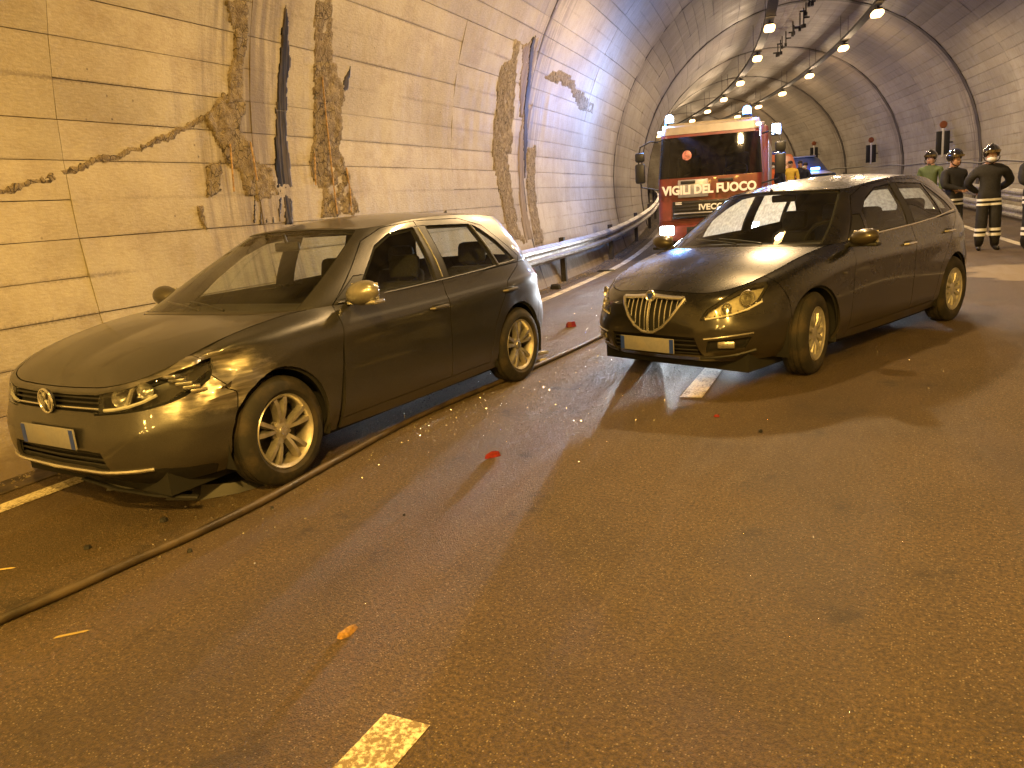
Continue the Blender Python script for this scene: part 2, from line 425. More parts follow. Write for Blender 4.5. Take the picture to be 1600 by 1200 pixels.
tag(meshobj('concrete_panels', SV, SF, CONC, tunnel, uv=SUV), kind='stuff')

def rough_patch(name, poly, mat, lift=.015, rough=.016, jit=.045, step=.035, seed=1, parent=tunnel):
    """irregular sheet on the lining; poly in (s, a) metres; ragged rim tucked under the surface"""
    P = [Vector((p[0], p[1])) for p in poly]; n = len(P)
    fine = []
    for i in range(n):
        A, B = P[i], P[(i+1) % n]; L = max(1, int((B-A).length/step/1.3))
        for k in range(L):
            q = A.lerp(B, k/L); d = noise.noise_vector(Vector((q.x*5, q.y*5, seed)))*jit + noise.noise_vector(Vector((q.x*19, q.y*19, seed)))*jit*.5
            fine.append(Vector((q.x+d.x, q.y+d.y)))
    def inside(x, y):
        c = False; m_ = len(fine)
        for i in range(m_):
            a, b = fine[i], fine[i-1]
            if (a.y > y) != (b.y > y) and x < (b.x-a.x)*(y-a.y)/(b.y-a.y)+a.x: c = not c
        return c
    x0 = min(p.x for p in fine); x1 = max(p.x for p in fine); y0 = min(p.y for p in fine); y1 = max(p.y for p in fine)
    nx = int((x1-x0)/step)+2; ny = int((y1-y0)/step)+2
    ins = {}
    for i in range(nx):
        for j in range(ny):
            if inside(x0+i*step, y0+j*step): ins[(i, j)] = 1
    bm = bmesh.new(); vs = {}
    def vert(i, j):
        if (i, j) not in vs:
            s = x0+i*step + noise.noise(Vector((i*.7, j*.7, seed)))*step*.45; a = y0+j*step + noise.noise(Vector((i*.7, j*.7, seed+9)))*step*.45
            core = (i, j) in ins
            off = (lift + rough*(noise.noise(Vector((s*9, a*9, seed)))+.6*noise.noise(Vector((s*31, a*31, seed))))) if core else -.012
            v = bm.verts.new(wall(s, a, off)); vs[(i, j)] = (v, (s, a))
        return vs[(i, j)][0]
    for (i, j) in ins:
        for di, dj in ((0, 0), (-1, 0), (0, -1), (-1, -1)):
            q = (i+di, j+dj)
            if q in vs.get('done', {}): continue
            vs.setdefault('done', {})[q] = 1
            bm.faces.new((vert(q[0], q[1]), vert(q[0], q[1]+1), vert(q[0]+1, q[1]+1), vert(q[0]+1, q[1])))
    vs.pop('done', None)
    me = bpy.data.meshes.new(name); bm.verts.index_update(); UVs = [None]*len(bm.verts)
    for v, u in vs.values(): UVs[v.index] = u
    bm.to_mesh(me); bm.free()
    return link(name, me, mat, parent, True, UVs)
def px_poly(pts): return [wall_sa(x, y) for x, y in pts]
sp = lambda pts, seed, **kw: rough_patch('spalled_patch', px_poly(pts), SPALL, seed=seed, **kw)
sp([(352, 0), (388, 0), (386, 60), (380, 164), (350, 162), (362, 95), (366, 50)], 1, step=.025)
sp([(352, 150), (384, 160), (372, 200), (396, 222), (398, 262), (414, 300), (382, 310), (374, 268), (352, 250), (330, 205), (322, 180)], 2, step=.025)
sp([(322, 262), (344, 254), (346, 300), (320, 312)], 3, step=.025)
sp([(306, 318), (318, 322), (322, 362), (310, 348)], 4, step=.02)
sp([(392, 250), (425, 262), (436, 306), (400, 318)], 14, step=.025, rough=.01)
sp([(494, 0), (520, 0), (522, 110), (488, 110)], 5, step=.03, rough=.007, lift=.006)
sp([(488, 100), (526, 98), (538, 150), (530, 246), (486, 246), (492, 170)], 6, step=.025)
sp([(486, 228), (528, 230), (546, 282), (560, 330), (500, 345), (502, 300), (482, 268)], 7, step=.025, rough=.02)
sp([(782, 100), (798, 92), (804, 60), (812, 66), (806, 130), (800, 240), (770, 240), (774, 170)], 8, step=.05, jit=.05)
sp([(768, 228), (790, 228), (800, 290), (808, 350), (822, 380), (796, 372), (784, 320)], 9, step=.05, jit=.05)
sp([(824, 232), (838, 228), (838, 320), (850, 372), (838, 384), (826, 330)], 10, step=.05, jit=.05)
sp([(850, 122), (868, 110), (888, 114), (902, 138), (928, 160), (926, 180), (905, 172), (888, 138), (866, 128)], 11, step=.06, rough=.007, lift=.008, jit=.05)
sp([(-40, 303), (60, 274), (170, 240), (250, 214), (320, 182), (322, 192), (250, 226), (172, 252), (60, 290), (-40, 318)], 12, step=.022, rough=.005, lift=.005, jit=.03)
st = lambda pts, seed, mat, **kw: rough_patch('water_run', px_poly(pts), mat, seed=seed, **kw)
st([(444, 0), (450, 30), (453, 90), (449, 178), (430, 174), (438, 70), (442, 30)], 21, WETBLACK, step=.016, rough=.003, lift=.009, jit=.03)
st([(428, 164), (448, 172), (452, 240), (455, 280), (457, 350), (446, 350), (442, 300), (436, 350), (430, 260)], 22, WETBLACK, step=.016, rough=.003, lift=.009, jit=.035)
st([(534, 128), (548, 102), (544, 140), (536, 145)], 23, WETBLACK, step=.02, rough=.003, lift=.009, jit=.012)
st([(816, 70), (842, 58), (832, 120), (822, 185), (812, 180), (812, 130)], 24, BROWNRUN, step=.04, rough=.004, lift=.010, jit=.06)
st([(830, 60), (837, 58), (828, 130), (824, 220), (820, 290), (817, 220), (822, 130)], 26, WETBLACK, step=.03, rough=.003, lift=.016, jit=.04)
st([(818, 168), (834, 160), (822, 230), (818, 300), (834, 372), (822, 384), (812, 300), (810, 230)], 25, BROWNRUN, step=.05, rough=.003, lift=.012, jit=.05)
for k, (x0, x1, y0, y1) in enumerate(((396, 398, 300, 350), (406, 409, 310, 352), (415, 417, 312, 350), (425, 427, 306, 350))):
    st([(x0, y0), (x1+1, y0), (x1+1, y1), (x0, y1)], 30+k, WETBLACK, step=.012, rough=.001, lift=.006, jit=.006)
for pts in (((500, 120), (508, 200), (518, 290), (524, 335)), ((538, 262), (544, 300), (546, 332)), ((488, 240), (490, 290)), ((356, 225), (362, 300)), ((388, 222), (398, 282))):
    q = [wall(*wall_sa(*p), .03) for p in pts]; MB().tube(q, .0085, 6).build('rebar', RUST, tunnel)
# ring joints: a dark sealed groove and a lapped flashing strip standing proud of the concrete
FLASH = m_stain('joint_flashing', (.035, .030, .026), (.12, .10, .08), .6)
for r in RINGS:
    if r < 10: continue
    w = .035 if r < 15 else .05 if r < 25 else .13; hh = .006 if r < 25 else .022
    V = []; UV = []; Fs = []; na = 90
    for i in range(na+1):
        a = ARC*i/na; wob = .05*noise.noise(Vector((a*.6, r, 0))) + .03*noise.noise(Vector((a*3.1, r, 4)))
        for ds, off in ((-w, -.01), (-w*(1+.5*noise.noise(Vector((a*4, r, 1)))), hh), (w*(1+.5*noise.noise(Vector((a*4, r, 2)))), hh), (w, -.01)):
            V.append(wall(r+ds+wob, a, off)); UV.append((r+ds, a))
    for i in range(na):
        for j in range(3): Fs.append((i*4+j, i*4+j+1, i*4+j+5, i*4+j+4))
    meshobj('joint_strip', V, Fs, FLASH, tunnel, 30, uv=UV)

# ================================================================== ceiling: cable trays, brackets, lamps
def along(n, z, s0, s1, step=.8): 
    k = int((s1-s0)/step)+1
    return [W(s0+(s1-s0)*i/(k-1), n, z) for i in range(k)]
def tray(n, z, w, s0, s1, label):
    t = tag(empty('cable_tray', W(s0, n, z)), label, 'cable tray')
    o = Vector(W(s0, n, z)); k = int((s1-s0)/1.0)+1; V = []; Fs = []
    for i in range(k):
        s = s0+(s1-s0)*i/(k-1)
        for dn, dz in ((-w, .08), (-w, 0), (w, 0), (w, .08), (w-.01, .08), (w-.01, .012), (-w+.01, .012), (-w+.01, .08)):
            V.append(Vector(W(s, n+dn, z+dz))-o)
    for i in range(k-1):
        for j in range(8): Fs.append((i*8+j, i*8+(j+1) % 8, (i+1)*8+(j+1) % 8, (i+1)*8+j))
    meshobj('trough', V, Fs, SOOT, t)
    for q in range(3):
        MB().tube([Vector(p)-o for p in along(n-w*.5+q*w*.5, z+.035, s0, s1, 1.5)], .022, 6).build('cable', BLACKRUB, t)
    s = s0+1.0; th = math.sqrt(RT**2-(n-NC)**2)+ZC
    hm = None
    while s < s1 and s < 58:
        mb = MB(); h = th-z
        for dn in (-w-.012, w+.012): mb.box((dn, 0, h/2), (.012, .03, h))
        mb.box((0, 0, -.012), (2*w+.05, .035, .014))
        b = mb.build('hanger', DARKMETAL, t); b.location = Vector(W(s, n, z))-o; b.rotation_euler.z = heading(s)
        s += 6.0
    return t
tray(-1.25, 6.14, .13, -12, 100, 'dark cable tray hung along the left lamp row of the vault')
tray(1.63, 6.14, .11, -12, 100, 'dark cable tray hung along the right lamp row of the vault')
HB = []
for i in range(16):
    s = 22.5 + i*.95 + random.uniform(-.2, .2); n = .18 + random.uniform(-.1, .1); top = math.sqrt(RT**2-(n-NC)**2)+ZC
    t = tag(empty('broken_bracket', W(s, n, top), heading(s)), 'sooty broken bracket dangling from the crown of the vault', 'bracket', 'broken brackets hanging along the crown')
    L = random.uniform(.25, .6); mb = MB(); mb.box((0, 0, -L/2), (.035, .05, L+.04)); mb.box((random.choice((-.09, .09)), 0, -L*random.uniform(.4, .9)), (.2, .05, .05))
    mb.box((0, .06, -L), (.09, .16, .12), rz=random.uniform(-.6, .6)); mb.build('arm', SOOT, t)
LAMPBODY = simple('lamp_housing', (.04, .035, .03), .6, .5, .3, 20)
E_AMB = emit('lit_amber_glass', (1, .62, .22), 30); E_WRM = emit('lit_warm_glass', (1, .58, .22), 8)
far_s = [31.1, 37.6, 43.4, 48.9, 54, 59.5, 65, 71, 77, 84, 92]
near = [(-21, 'L', 1, .8), (-21, 'R', 1, .8), (-15, 'L', 1, .8), (-15, 'R', 1, .8), (-9.5, 'L', 1, .8), (-9.5, 'R', 1, .8), (-3.5, 'L', 1, .8), (-2.2, 'R', 1, 3.5), (2.5, 'L', 1, .3),
        (8.6, 'L', .5, 1.0), (14.4, 'L', .3, 1.7), (20.5, 'L', 0, .9), (20.5, 'R', 0, .9), (25.6, 'L', 0, .9), (25.6, 'R', 0, .9)]
def lamp(s, n, label, amber, energy, bare):
    z = 5.94; t = tag(empty('tunnel_lamp', W(s, n, z), heading(s)), label, 'lamp', 'lamps under the vault')
    mb = MB(); mb.rbox((0, 0, .085), (.22, .40, .06), .025); mb.box((0, 0, .15), (.05, .2, .06)); mb.build('housing', LAMPBODY, t)
    g = MB(); g.rbox((0, 0, -.02), (.30, .50, .15), .06); g.build('lit_glass', E_AMB if amber else E_WRM, t)
    L = bpy.data.lights.new('lamp_light', 'POINT' if bare else 'SPOT')
    if not bare: L.spot_size = R_(176); L.spot_blend = .35
    L.shadow_soft_size = .13; L.energy = energy; L.color = tuple(x*amber + y*(1-amber) for x, y in zip(AMBER, WARM))
    lo = bpy.data.objects.new('lamp_light', L); COL.objects.link(lo); lo.parent = t; lo.location = (0, 0, -.25)
for s, sd, am, k in near:
    lamp(s, -1.25 if sd == 'L' else 1.63, 'ceiling lamp over the near stretch of road, above the view', am, (P_AMBER if am else P_WARM)*k, False)
for i, s in enumerate(far_s):
    for side, n in (('left', -1.25), ('right', 1.63)):
        o = ['first', 'second', 'third', 'fourth', 'fifth', 'sixth', 'seventh', 'eighth', 'ninth', 'tenth', 'eleventh'][i]
        lamp(s, n, f'{o} lit lamp from the camera in the {side} row under the vault', 0, P_WARM*.34, True)
# ================================================================== cars
def paint(name, base, flake, metal=.55, rough=.34, coat=.7, dust=.25):
    t = NT(name); p = t.obj(); v = t.voro(p, 900); n = t.noise(p, 2.2, 6, .6); n2 = t.noise(p, 14, 5, .6)
    c = t.mix(t.M('MULTIPLY', t.xyz(v.outputs['Color'])[0], .5), base, flake)
    d = t.M('MULTIPLY', t.ss(t.M('ADD', t.M('MULTIPLY', n, .6), t.M('MULTIPLY', n2, .4)), .40, .66), dust)
    c = t.mix(d, c, (.22, .18, .12)); spz = t.ss(t.M('ADD', t.xyz(p)[2], t.M('MULTIPLY', t.M('SUBTRACT', n2, .5), .22)), .16, .58, 1, 0); d = t.M('ADD', d, t.M('MULTIPLY', spz, .30), clamp=True); c = t.mix(t.M('MULTIPLY', spz, .30), c, (.12, .095, .06))
    t.set(Base_Color=c, Metallic=t.M('SUBTRACT', metal, t.M('MULTIPLY', d, metal*.8)), Roughness=t.M('ADD', rough, t.M('MULTIPLY', d, .35)), Coat_Weight=t.M('SUBTRACT', coat, t.M('MULTIPLY', d, coat*.7)))
    t.b.inputs['Coat Roughness'].default_value = .07
    return t.m
GOLF_PAINT = paint('grey_brown_metallic_paint', (.040, .040, .042), (.145, .142, .142), .75, .36, dust=.05)
def dent_glint(name):  # lamp light reflecting off the crumple, painted in as lighter streaks
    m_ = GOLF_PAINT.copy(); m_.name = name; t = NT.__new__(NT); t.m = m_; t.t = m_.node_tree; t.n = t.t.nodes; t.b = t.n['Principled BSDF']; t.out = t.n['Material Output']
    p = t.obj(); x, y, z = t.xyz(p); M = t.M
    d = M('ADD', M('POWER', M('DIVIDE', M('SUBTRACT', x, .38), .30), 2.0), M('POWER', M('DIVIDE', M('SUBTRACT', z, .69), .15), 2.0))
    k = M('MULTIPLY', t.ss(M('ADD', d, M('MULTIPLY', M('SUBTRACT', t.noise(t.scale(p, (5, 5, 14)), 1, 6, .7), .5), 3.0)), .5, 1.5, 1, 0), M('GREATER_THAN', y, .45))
    old = t.b.inputs['Base Color'].links[0].from_socket; streak_ = t.ss(t.noise(t.scale(p, (6, 6, 60)), 1, 4), .4, .62)
    t.set(Base_Color=t.mix(M('MULTIPLY', k, t.M('ADD', .45, t.M('MULTIPLY', streak_, .45))), old, (.36, .34, .31)))
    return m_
LANC_PAINT = paint('black_brown_paint', (.008, .0082, .0095), (.020, .0205, .023), .35, .27, 1.0, .05)
CHROME = simple('chrome', (.78, .78, .78), .22, .9, .05, 20)
ALLOY = simple('dusty_alloy', (.50, .48, .45), .34, .75, .18, 22, dirt=((.20, .15, .09), .5))
ALLOY2 = simple('silver_wheel_cover', (.46, .45, .43), .42, .5, .15, 22, dirt=((.22, .17, .11), .45))
def m_tyre():
    t = NT('dusty_tyre'); p = t.obj(); n = t.noise(p, 7, 5, .65)
    t.set(Base_Color=t.mix(t.ss(n, .42, .68), (.013, .012, .0115), (.042, .032, .021)), Roughness=.8); t.bump(t.noise(p, 60, 3), .3, .004); return t.m
TYRE = m_tyre()
GLASS = glassy('window_glass', (.80, .84, .82), .04, .015, dust=.02)
WSCREEN = glassy('windscreen_glass', (.80, .84, .81), .05, .02, dust=.03)
DARKGLASS = glassy('dark_window_glass', (.30, .32, .32), .05, .02, dust=.05)
MIST = glassy('misted_window_glass', (.80, .86, .88), .03, .2, mist=.95, dust=.02)
LENS = glassy('clear_lamp_lens', (.86, .88, .87), .04, .03, dust=.02)
YLENS = glassy('hazed_lamp_lens', (.86, .84, .76), .05, .06, dust=.10)
REFLECTOR = simple('lamp_reflector', (.50, .49, .48), .25, .85, .1, 60)
LAMPDARK = simple('lamp_bezel', (.035, .034, .034), .3, .5, .2, 30)
SEAT = simple('seat_fabric', (.020, .020, .021), .85, 0, .3, 60)
DASH = simple('dashboard', (.028, .026, .024), .7, 0, .3, 30)
REDLENS = simple('red_lamp_lens', (.42, .012, .012), .18, 0, .15, 30, coat=.6)
PLATE = simple('number_plate', (.22, .22, .25), .45, 0, .06, 50, dirt=((.30, .26, .2), .4))
BLUEPL = simple('plate_band', (.02, .05, .30), .45)
WHITEPL = simple('white_plastic', (.65, .64, .62), .4, 0, .1, 40)
INNER = simple('body_cavity', (.008, .008, .008), .9)

def hermite(P, m):
    """dense samples of a smooth curve through key points P (k,d), m per interval"""
    P = np.asarray(P, float); k = len(P)
    d = np.maximum(np.linalg.norm(np.diff(P[:, :3], axis=0), axis=1), 1e-4); t = np.r_[0, np.cumsum(d)]
    sl = np.diff(P, axis=0)/d[:, None]; T = np.zeros_like(P)
    for i in range(1, k-1): T[i] = (sl[i-1]*d[i] + sl[i]*d[i-1])/(d[i]+d[i-1])
    T[0] = sl[0]; T[-1] = sl[-1]
    out = []
    for i in range(k-1):
        for j in range(m):
            u = j/m; h = d[i]
            out.append((2*u**3-3*u*u+1)*P[i] + (u**3-2*u*u+u)*h*T[i] + (-2*u**3+3*u*u)*P[i+1] + (u**3-u*u)*h*T[i+1])
    out.append(P[-1]); return np.array(out)
def grid_faces(nu, nv):
    return [(j*nu+i, j*nu+i+1, (j+1)*nu+i+1, (j+1)*nu+i) for j in range(nv-1) for i in range(nu-1)]
AX = {'side': (Vector((1, 0, 0)), Vector((0, 0, 1))), 'front': (Vector((0, 1, 0)), Vector((0, 0, 1))), 'top': (Vector((1, 0, 0)), Vector((0, 1, 0))),
      'fcorner': (Vector((-.7071, .7071, 0)), Vector((0, 0, 1))), 'rcorner': (Vector((.7071, .7071, 0)), Vector((0, 0, 1)))}
class Skin:
    def __init__(s, V, F):
        s.bm = bmesh.new(); vs = [s.bm.verts.new(Vector(map(float, v))) for v in V]
        for f in F:
            q = [vs[i] for i in f]
            try: s.bm.faces.new(q)
            except ValueError: pass
        bmesh.ops.remove_doubles(s.bm, verts=s.bm.verts[:], dist=1e-4)
        bmesh.ops.dissolve_degenerate(s.bm, dist=1e-5, edges=s.bm.edges[:])
        s.tag = s.bm.faces.layers.int.new('tag'); s.names = {0: 'body'}
    def cut(s, name, poly, axis, where=lambda c: True, over=True):
        e1, e2 = AX[axis]; P = [Vector(p) for p in poly]; n = len(P)
        if name not in s.names.values(): s.names[len(s.names)] = name
        tid = [k for k, v in s.names.items() if v == name][0]
        x0 = min(p.x for p in P)-.01; x1 = max(p.x for p in P)+.01; y0 = min(p.y for p in P)-.01; y1 = max(p.y for p in P)+.01
        def near():
            out = []
            for f in s.bm.faces:
                us = [v.co.dot(e1) for v in f.verts]; ws = [v.co.dot(e2) for v in f.verts]
                if max(us) >= x0 and min(us) <= x1 and max(ws) >= y0 and min(ws) <= y1 and where(f.calc_center_median()): out.append(f)
            return out
        for i in range(n):
            A, B = P[i], P[(i+1) % n]; d = (B-A)
            if d.length < 1e-6: continue
            nn = Vector((-d.y, d.x)).normalized(); no = e1*nn.x + e2*nn.y; co = e1*A.x + e2*A.y
            lo = min(A.x, B.x)-.04; hi = max(A.x, B.x)+.04; lz = min(A.y, B.y)-.04; hz = max(A.y, B.y)+.04
            fs = []
            for f in near():
                us = [v.co.dot(e1) for v in f.verts]; ws = [v.co.dot(e2) for v in f.verts]
                if max(us) >= lo and min(us) <= hi and max(ws) >= lz and min(ws) <= hz: fs.append(f)
            if not fs: continue
            g = set(fs)
            for f in fs: g.update(f.edges); g.update(f.verts)
            bmesh.ops.bisect_plane(s.bm, geom=list(g), dist=2e-4, plane_co=co, plane_no=no)
        def inside(x, y):
            c = False
            for i in range(n):
                a, b = P[i], P[i-1]
                if (a.y > y) != (b.y > y) and x < (b.x-a.x)*(y-a.y)/(b.y-a.y)+a.x: c = not c
            return c
        s.tag = s.bm.faces.layers.int['tag']
        for f in near():
            c = f.calc_center_median()
            if inside(c.dot(e1), c.dot(e2)) and (over or f[s.tag] == 0): f[s.tag] = tid
    def ids(s, names): return {k for k, v in s.names.items() if v in names}
    def extract(s, *names):
        ids = s.ids(names); V = []; F = []; mp = {}
        for f in s.bm.faces:
            if f[s.tag] in ids:
                q = []
                for v in f.verts:
                    if v not in mp: mp[v] = len(V); V.append(v.co.copy())
                    q.append(mp[v])
                F.append(q)
        return V, F
def mirrored(V, F):
    k = len(V); return V + [Vector((v.x, -v.y, v.z)) for v in V], F + [[i+k for i in reversed(f)] for f in F]
def flip(V, F): return [Vector((v.x, -v.y, v.z)) for v in V], [list(reversed(f)) for f in F]
def panel(name, VF, mat, parent, gap=.003, thick=.018, off=0.0, both=False, smooth=35, outc=None):
    V, F = VF
    if not F: return None
    if both: V, F = mirrored(V, F)
    bm = bmesh.new(); vs = [bm.verts.new(v) for v in V]
    for f in F:
        try: bm.faces.new([vs[i] for i in f])
        except ValueError: pass
    bmesh.ops.remove_doubles(bm, verts=bm.verts[:], dist=4e-4)
    bmesh.ops.dissolve_degenerate(bm, dist=1e-5, edges=bm.edges[:])
    bmesh.ops.recalc_face_normals(bm, faces=bm.faces[:])
    # outward orientation: away from the car's middle
    cen = Vector(outc or (-1.3, 0, .6)); sgn = sum((f.calc_center_median()-cen).dot(f.normal)*f.calc_area() for f in bm.faces)
    if sgn < 0: bmesh.ops.reverse_faces(bm, faces=bm.faces[:])
    bm.normal_update()
    be = [e for e in bm.edges if len(e.link_faces) == 1]
    bv = {v for e in be for v in e.verts}; mv = {}
    for v in bv:
        t = Vector()
        for e in v.link_edges:
            if len(e.link_faces) == 1:
                f = e.link_faces[0]; d = e.verts[1].co-e.verts[0].co; w = f.normal.cross(d)
                if w.dot(f.calc_center_median()-v.co) < 0: w = -w
                if w.length > 1e-9: t += w.normalized()
        if t.length > 1e-6: mv[v] = t.normalized()*gap
    nrm = {v: v.normal.copy() for v in bm.verts}
    for v, d in mv.items(): v.co += d
    if off:
        for v in bm.verts: v.co += nrm[v]*off
    if thick:
        new = {}
        for v in bv: new[v] = bm.verts.new(v.co - nrm[v]*thick); 
        top = {v: bm.verts.new(v.co) for v in bv}
        for e in be:
            a, b = e.verts; f = e.link_faces[0]; vs_ = list(f.verts); i = vs_.index(a)
            if vs_[(i+1) % len(vs_)] != b: a, b = b, a
            try: bm.faces.new((top[b], top[a], new[a], new[b]))
            except ValueError: pass
    me = bpy.data.meshes.new(name); bm.to_mesh(me); bm.free()
    return link(name, me, mat, parent, smooth)
def arch(cx, cz, r, n=22):
    return [(cx+r, -.1)] + [(cx+r*math.cos(PI*i/n), cz+r*math.sin(PI*i/n)) for i in range(n+1)] + [(cx-r, -.1)]

def wheel(name, car, loc, right, R, width, style, rimmat, steer=0.0, tyre=TYRE):
    w = empty(name, loc, (PI if right else 0)+steer, car)   # local +Y is outboard
    h = width/2; rr = R*.665 if style == 'five' else R*.635
    prof = [(rr-.004, -h+.02), (rr+.012, -h+.008), (R-.055, -h-.004), (R-.02, -h+.010), (R-.004, -h+.03)]
    for g in (-.045, 0, .045): prof += [(R, g-.017), (R, g-.006), (R-.008, g-.005), (R-.008, g+.005), (R, g+.006), (R, g+.017)]
    prof += [(R-.004, h-.03), (R-.02, h-.010), (R-.055, h+.004), (R-.08, h+.005), (rr+.012, h-.006), (rr-.004, h-.018)]
    MB().lathe(prof, 56).build('tyre', tyre, w, 40)
    mb = MB(); mb.lathe([(rr+.002, -h+.02), (rr-.014, -h+.04), (rr-.03, 0), (rr-.022, h-.05), (rr-.012, h-.016), (rr, h-.006), (rr+.006, h-.012), (rr+.004, h-.03)], 56)
    rim = mb.build('rim', rimmat, w, 40)
    MB().lathe([(.001, h-.115), (rr*.8, h-.11), (rr*.82, h-.13)], 32).build('brake_disc', DARKMETAL, w, 40)
    sp_ = MB()
    def spoke(a, r0, r1, w0, w1, y0, y1, th, skew=0.0):
        A = Matrix.Rotation(-a, 3, 'Y')
        pts = []
        for t in (0, .35, .75, 1):
            r = r0+(r1-r0)*t; ww = (w0+(w1-w0)*t)/2; y = y0+(y1-y0)*t + .012*math.sin(PI*t); sk = skew*t
            pts += [A @ Vector((r, y-th, sk-ww*1.15)), A @ Vector((r, y, sk-ww*.7)), A @ Vector((r, y, sk+ww*.7)), A @ Vector((r, y-th, sk+ww*1.15))]
        F = []
        for i in range(3):
            for j in range(4): F.append((i*4+j, i*4+(j+1) % 4, i*4+4+(j+1) % 4, i*4+4+j))
        F += [(3, 2, 1, 0), (12, 13, 14, 15)]
        sp_.add(pts, F)
    if style == 'five':
        for i in range(5):
            a = 2*PI*i/5 + .30
            for sg in (-1, 1):
                A = a + sg*.13
                spoke(A, .045, rr-.012, .028, .036, h-.040, h-.020, .045, sg*.013)
        sp_.lathe([(.0, h-.040), (.03, h-.037), (.055, h-.042), (.062, h-.06), (.06, h-.09)], 24)
        for i in range(5):
            a = 2*PI*(i+.5)/5+.30; sp_.lathe([(0, h-.052), (.010, h-.052), (.010, h-.07)], 8, c=(.052*math.cos(a)*1.25, 0, .052*math.sin(a)*1.25))
    else:
        for i in range(6):
            a = 2*PI*i/6 + .2
            for sg in (-1, 1):
                spoke(a + sg*.16, .05, rr-.018, .030, .052, h-.028, h-.022, .03, sg*.014)
        sp_.lathe([(.0, h-.022), (.04, h-.022), (.066, h-.028), (.075, h-.045)], 24)
        sp_.lathe([(rr-.045, h-.034), (rr-.040, h-.018), (rr-.012, h-.012), (rr-.006, h-.03)], 48)
    sp_.build('spokes', rimmat, rim, 40)
    cap = MB(); cap.lathe([(0, h-.030), (.026, h-.031), (.029, h-.037), (.029, h-.05)], 20); cap.build('hub_cap', rimmat if style != 'five' else CHROME, rim, 40)
    return w

def seats(car, xs, zbase, back_lean=.22, w=.48):
    for x, ys in xs:
        for y in ys:
            st_ = empty('seat', (x, y, zbase), 0, car)
            MB().rbox((0, 0, .08), (.5, w, .16), .06).build('cushion', SEAT, st_)
            A = Matrix.Rotation(-back_lean, 3, 'Y')
            MB().rbox(A @ Vector((-.24, 0, .36)), (.13, w-.02, .58), .055, A).build('backrest', SEAT, st_)
            MB().rbox(A @ Vector((-.23, 0, .76)), (.10, .27, .19), .045, A).tube([A @ Vector((-.24, -.06, .6)), A @ Vector((-.23, -.06, .74))], .008).tube([A @ Vector((-.24, .06, .6)), A @ Vector((-.23, .06, .74))], .008).build('headrest', SEAT, st_)

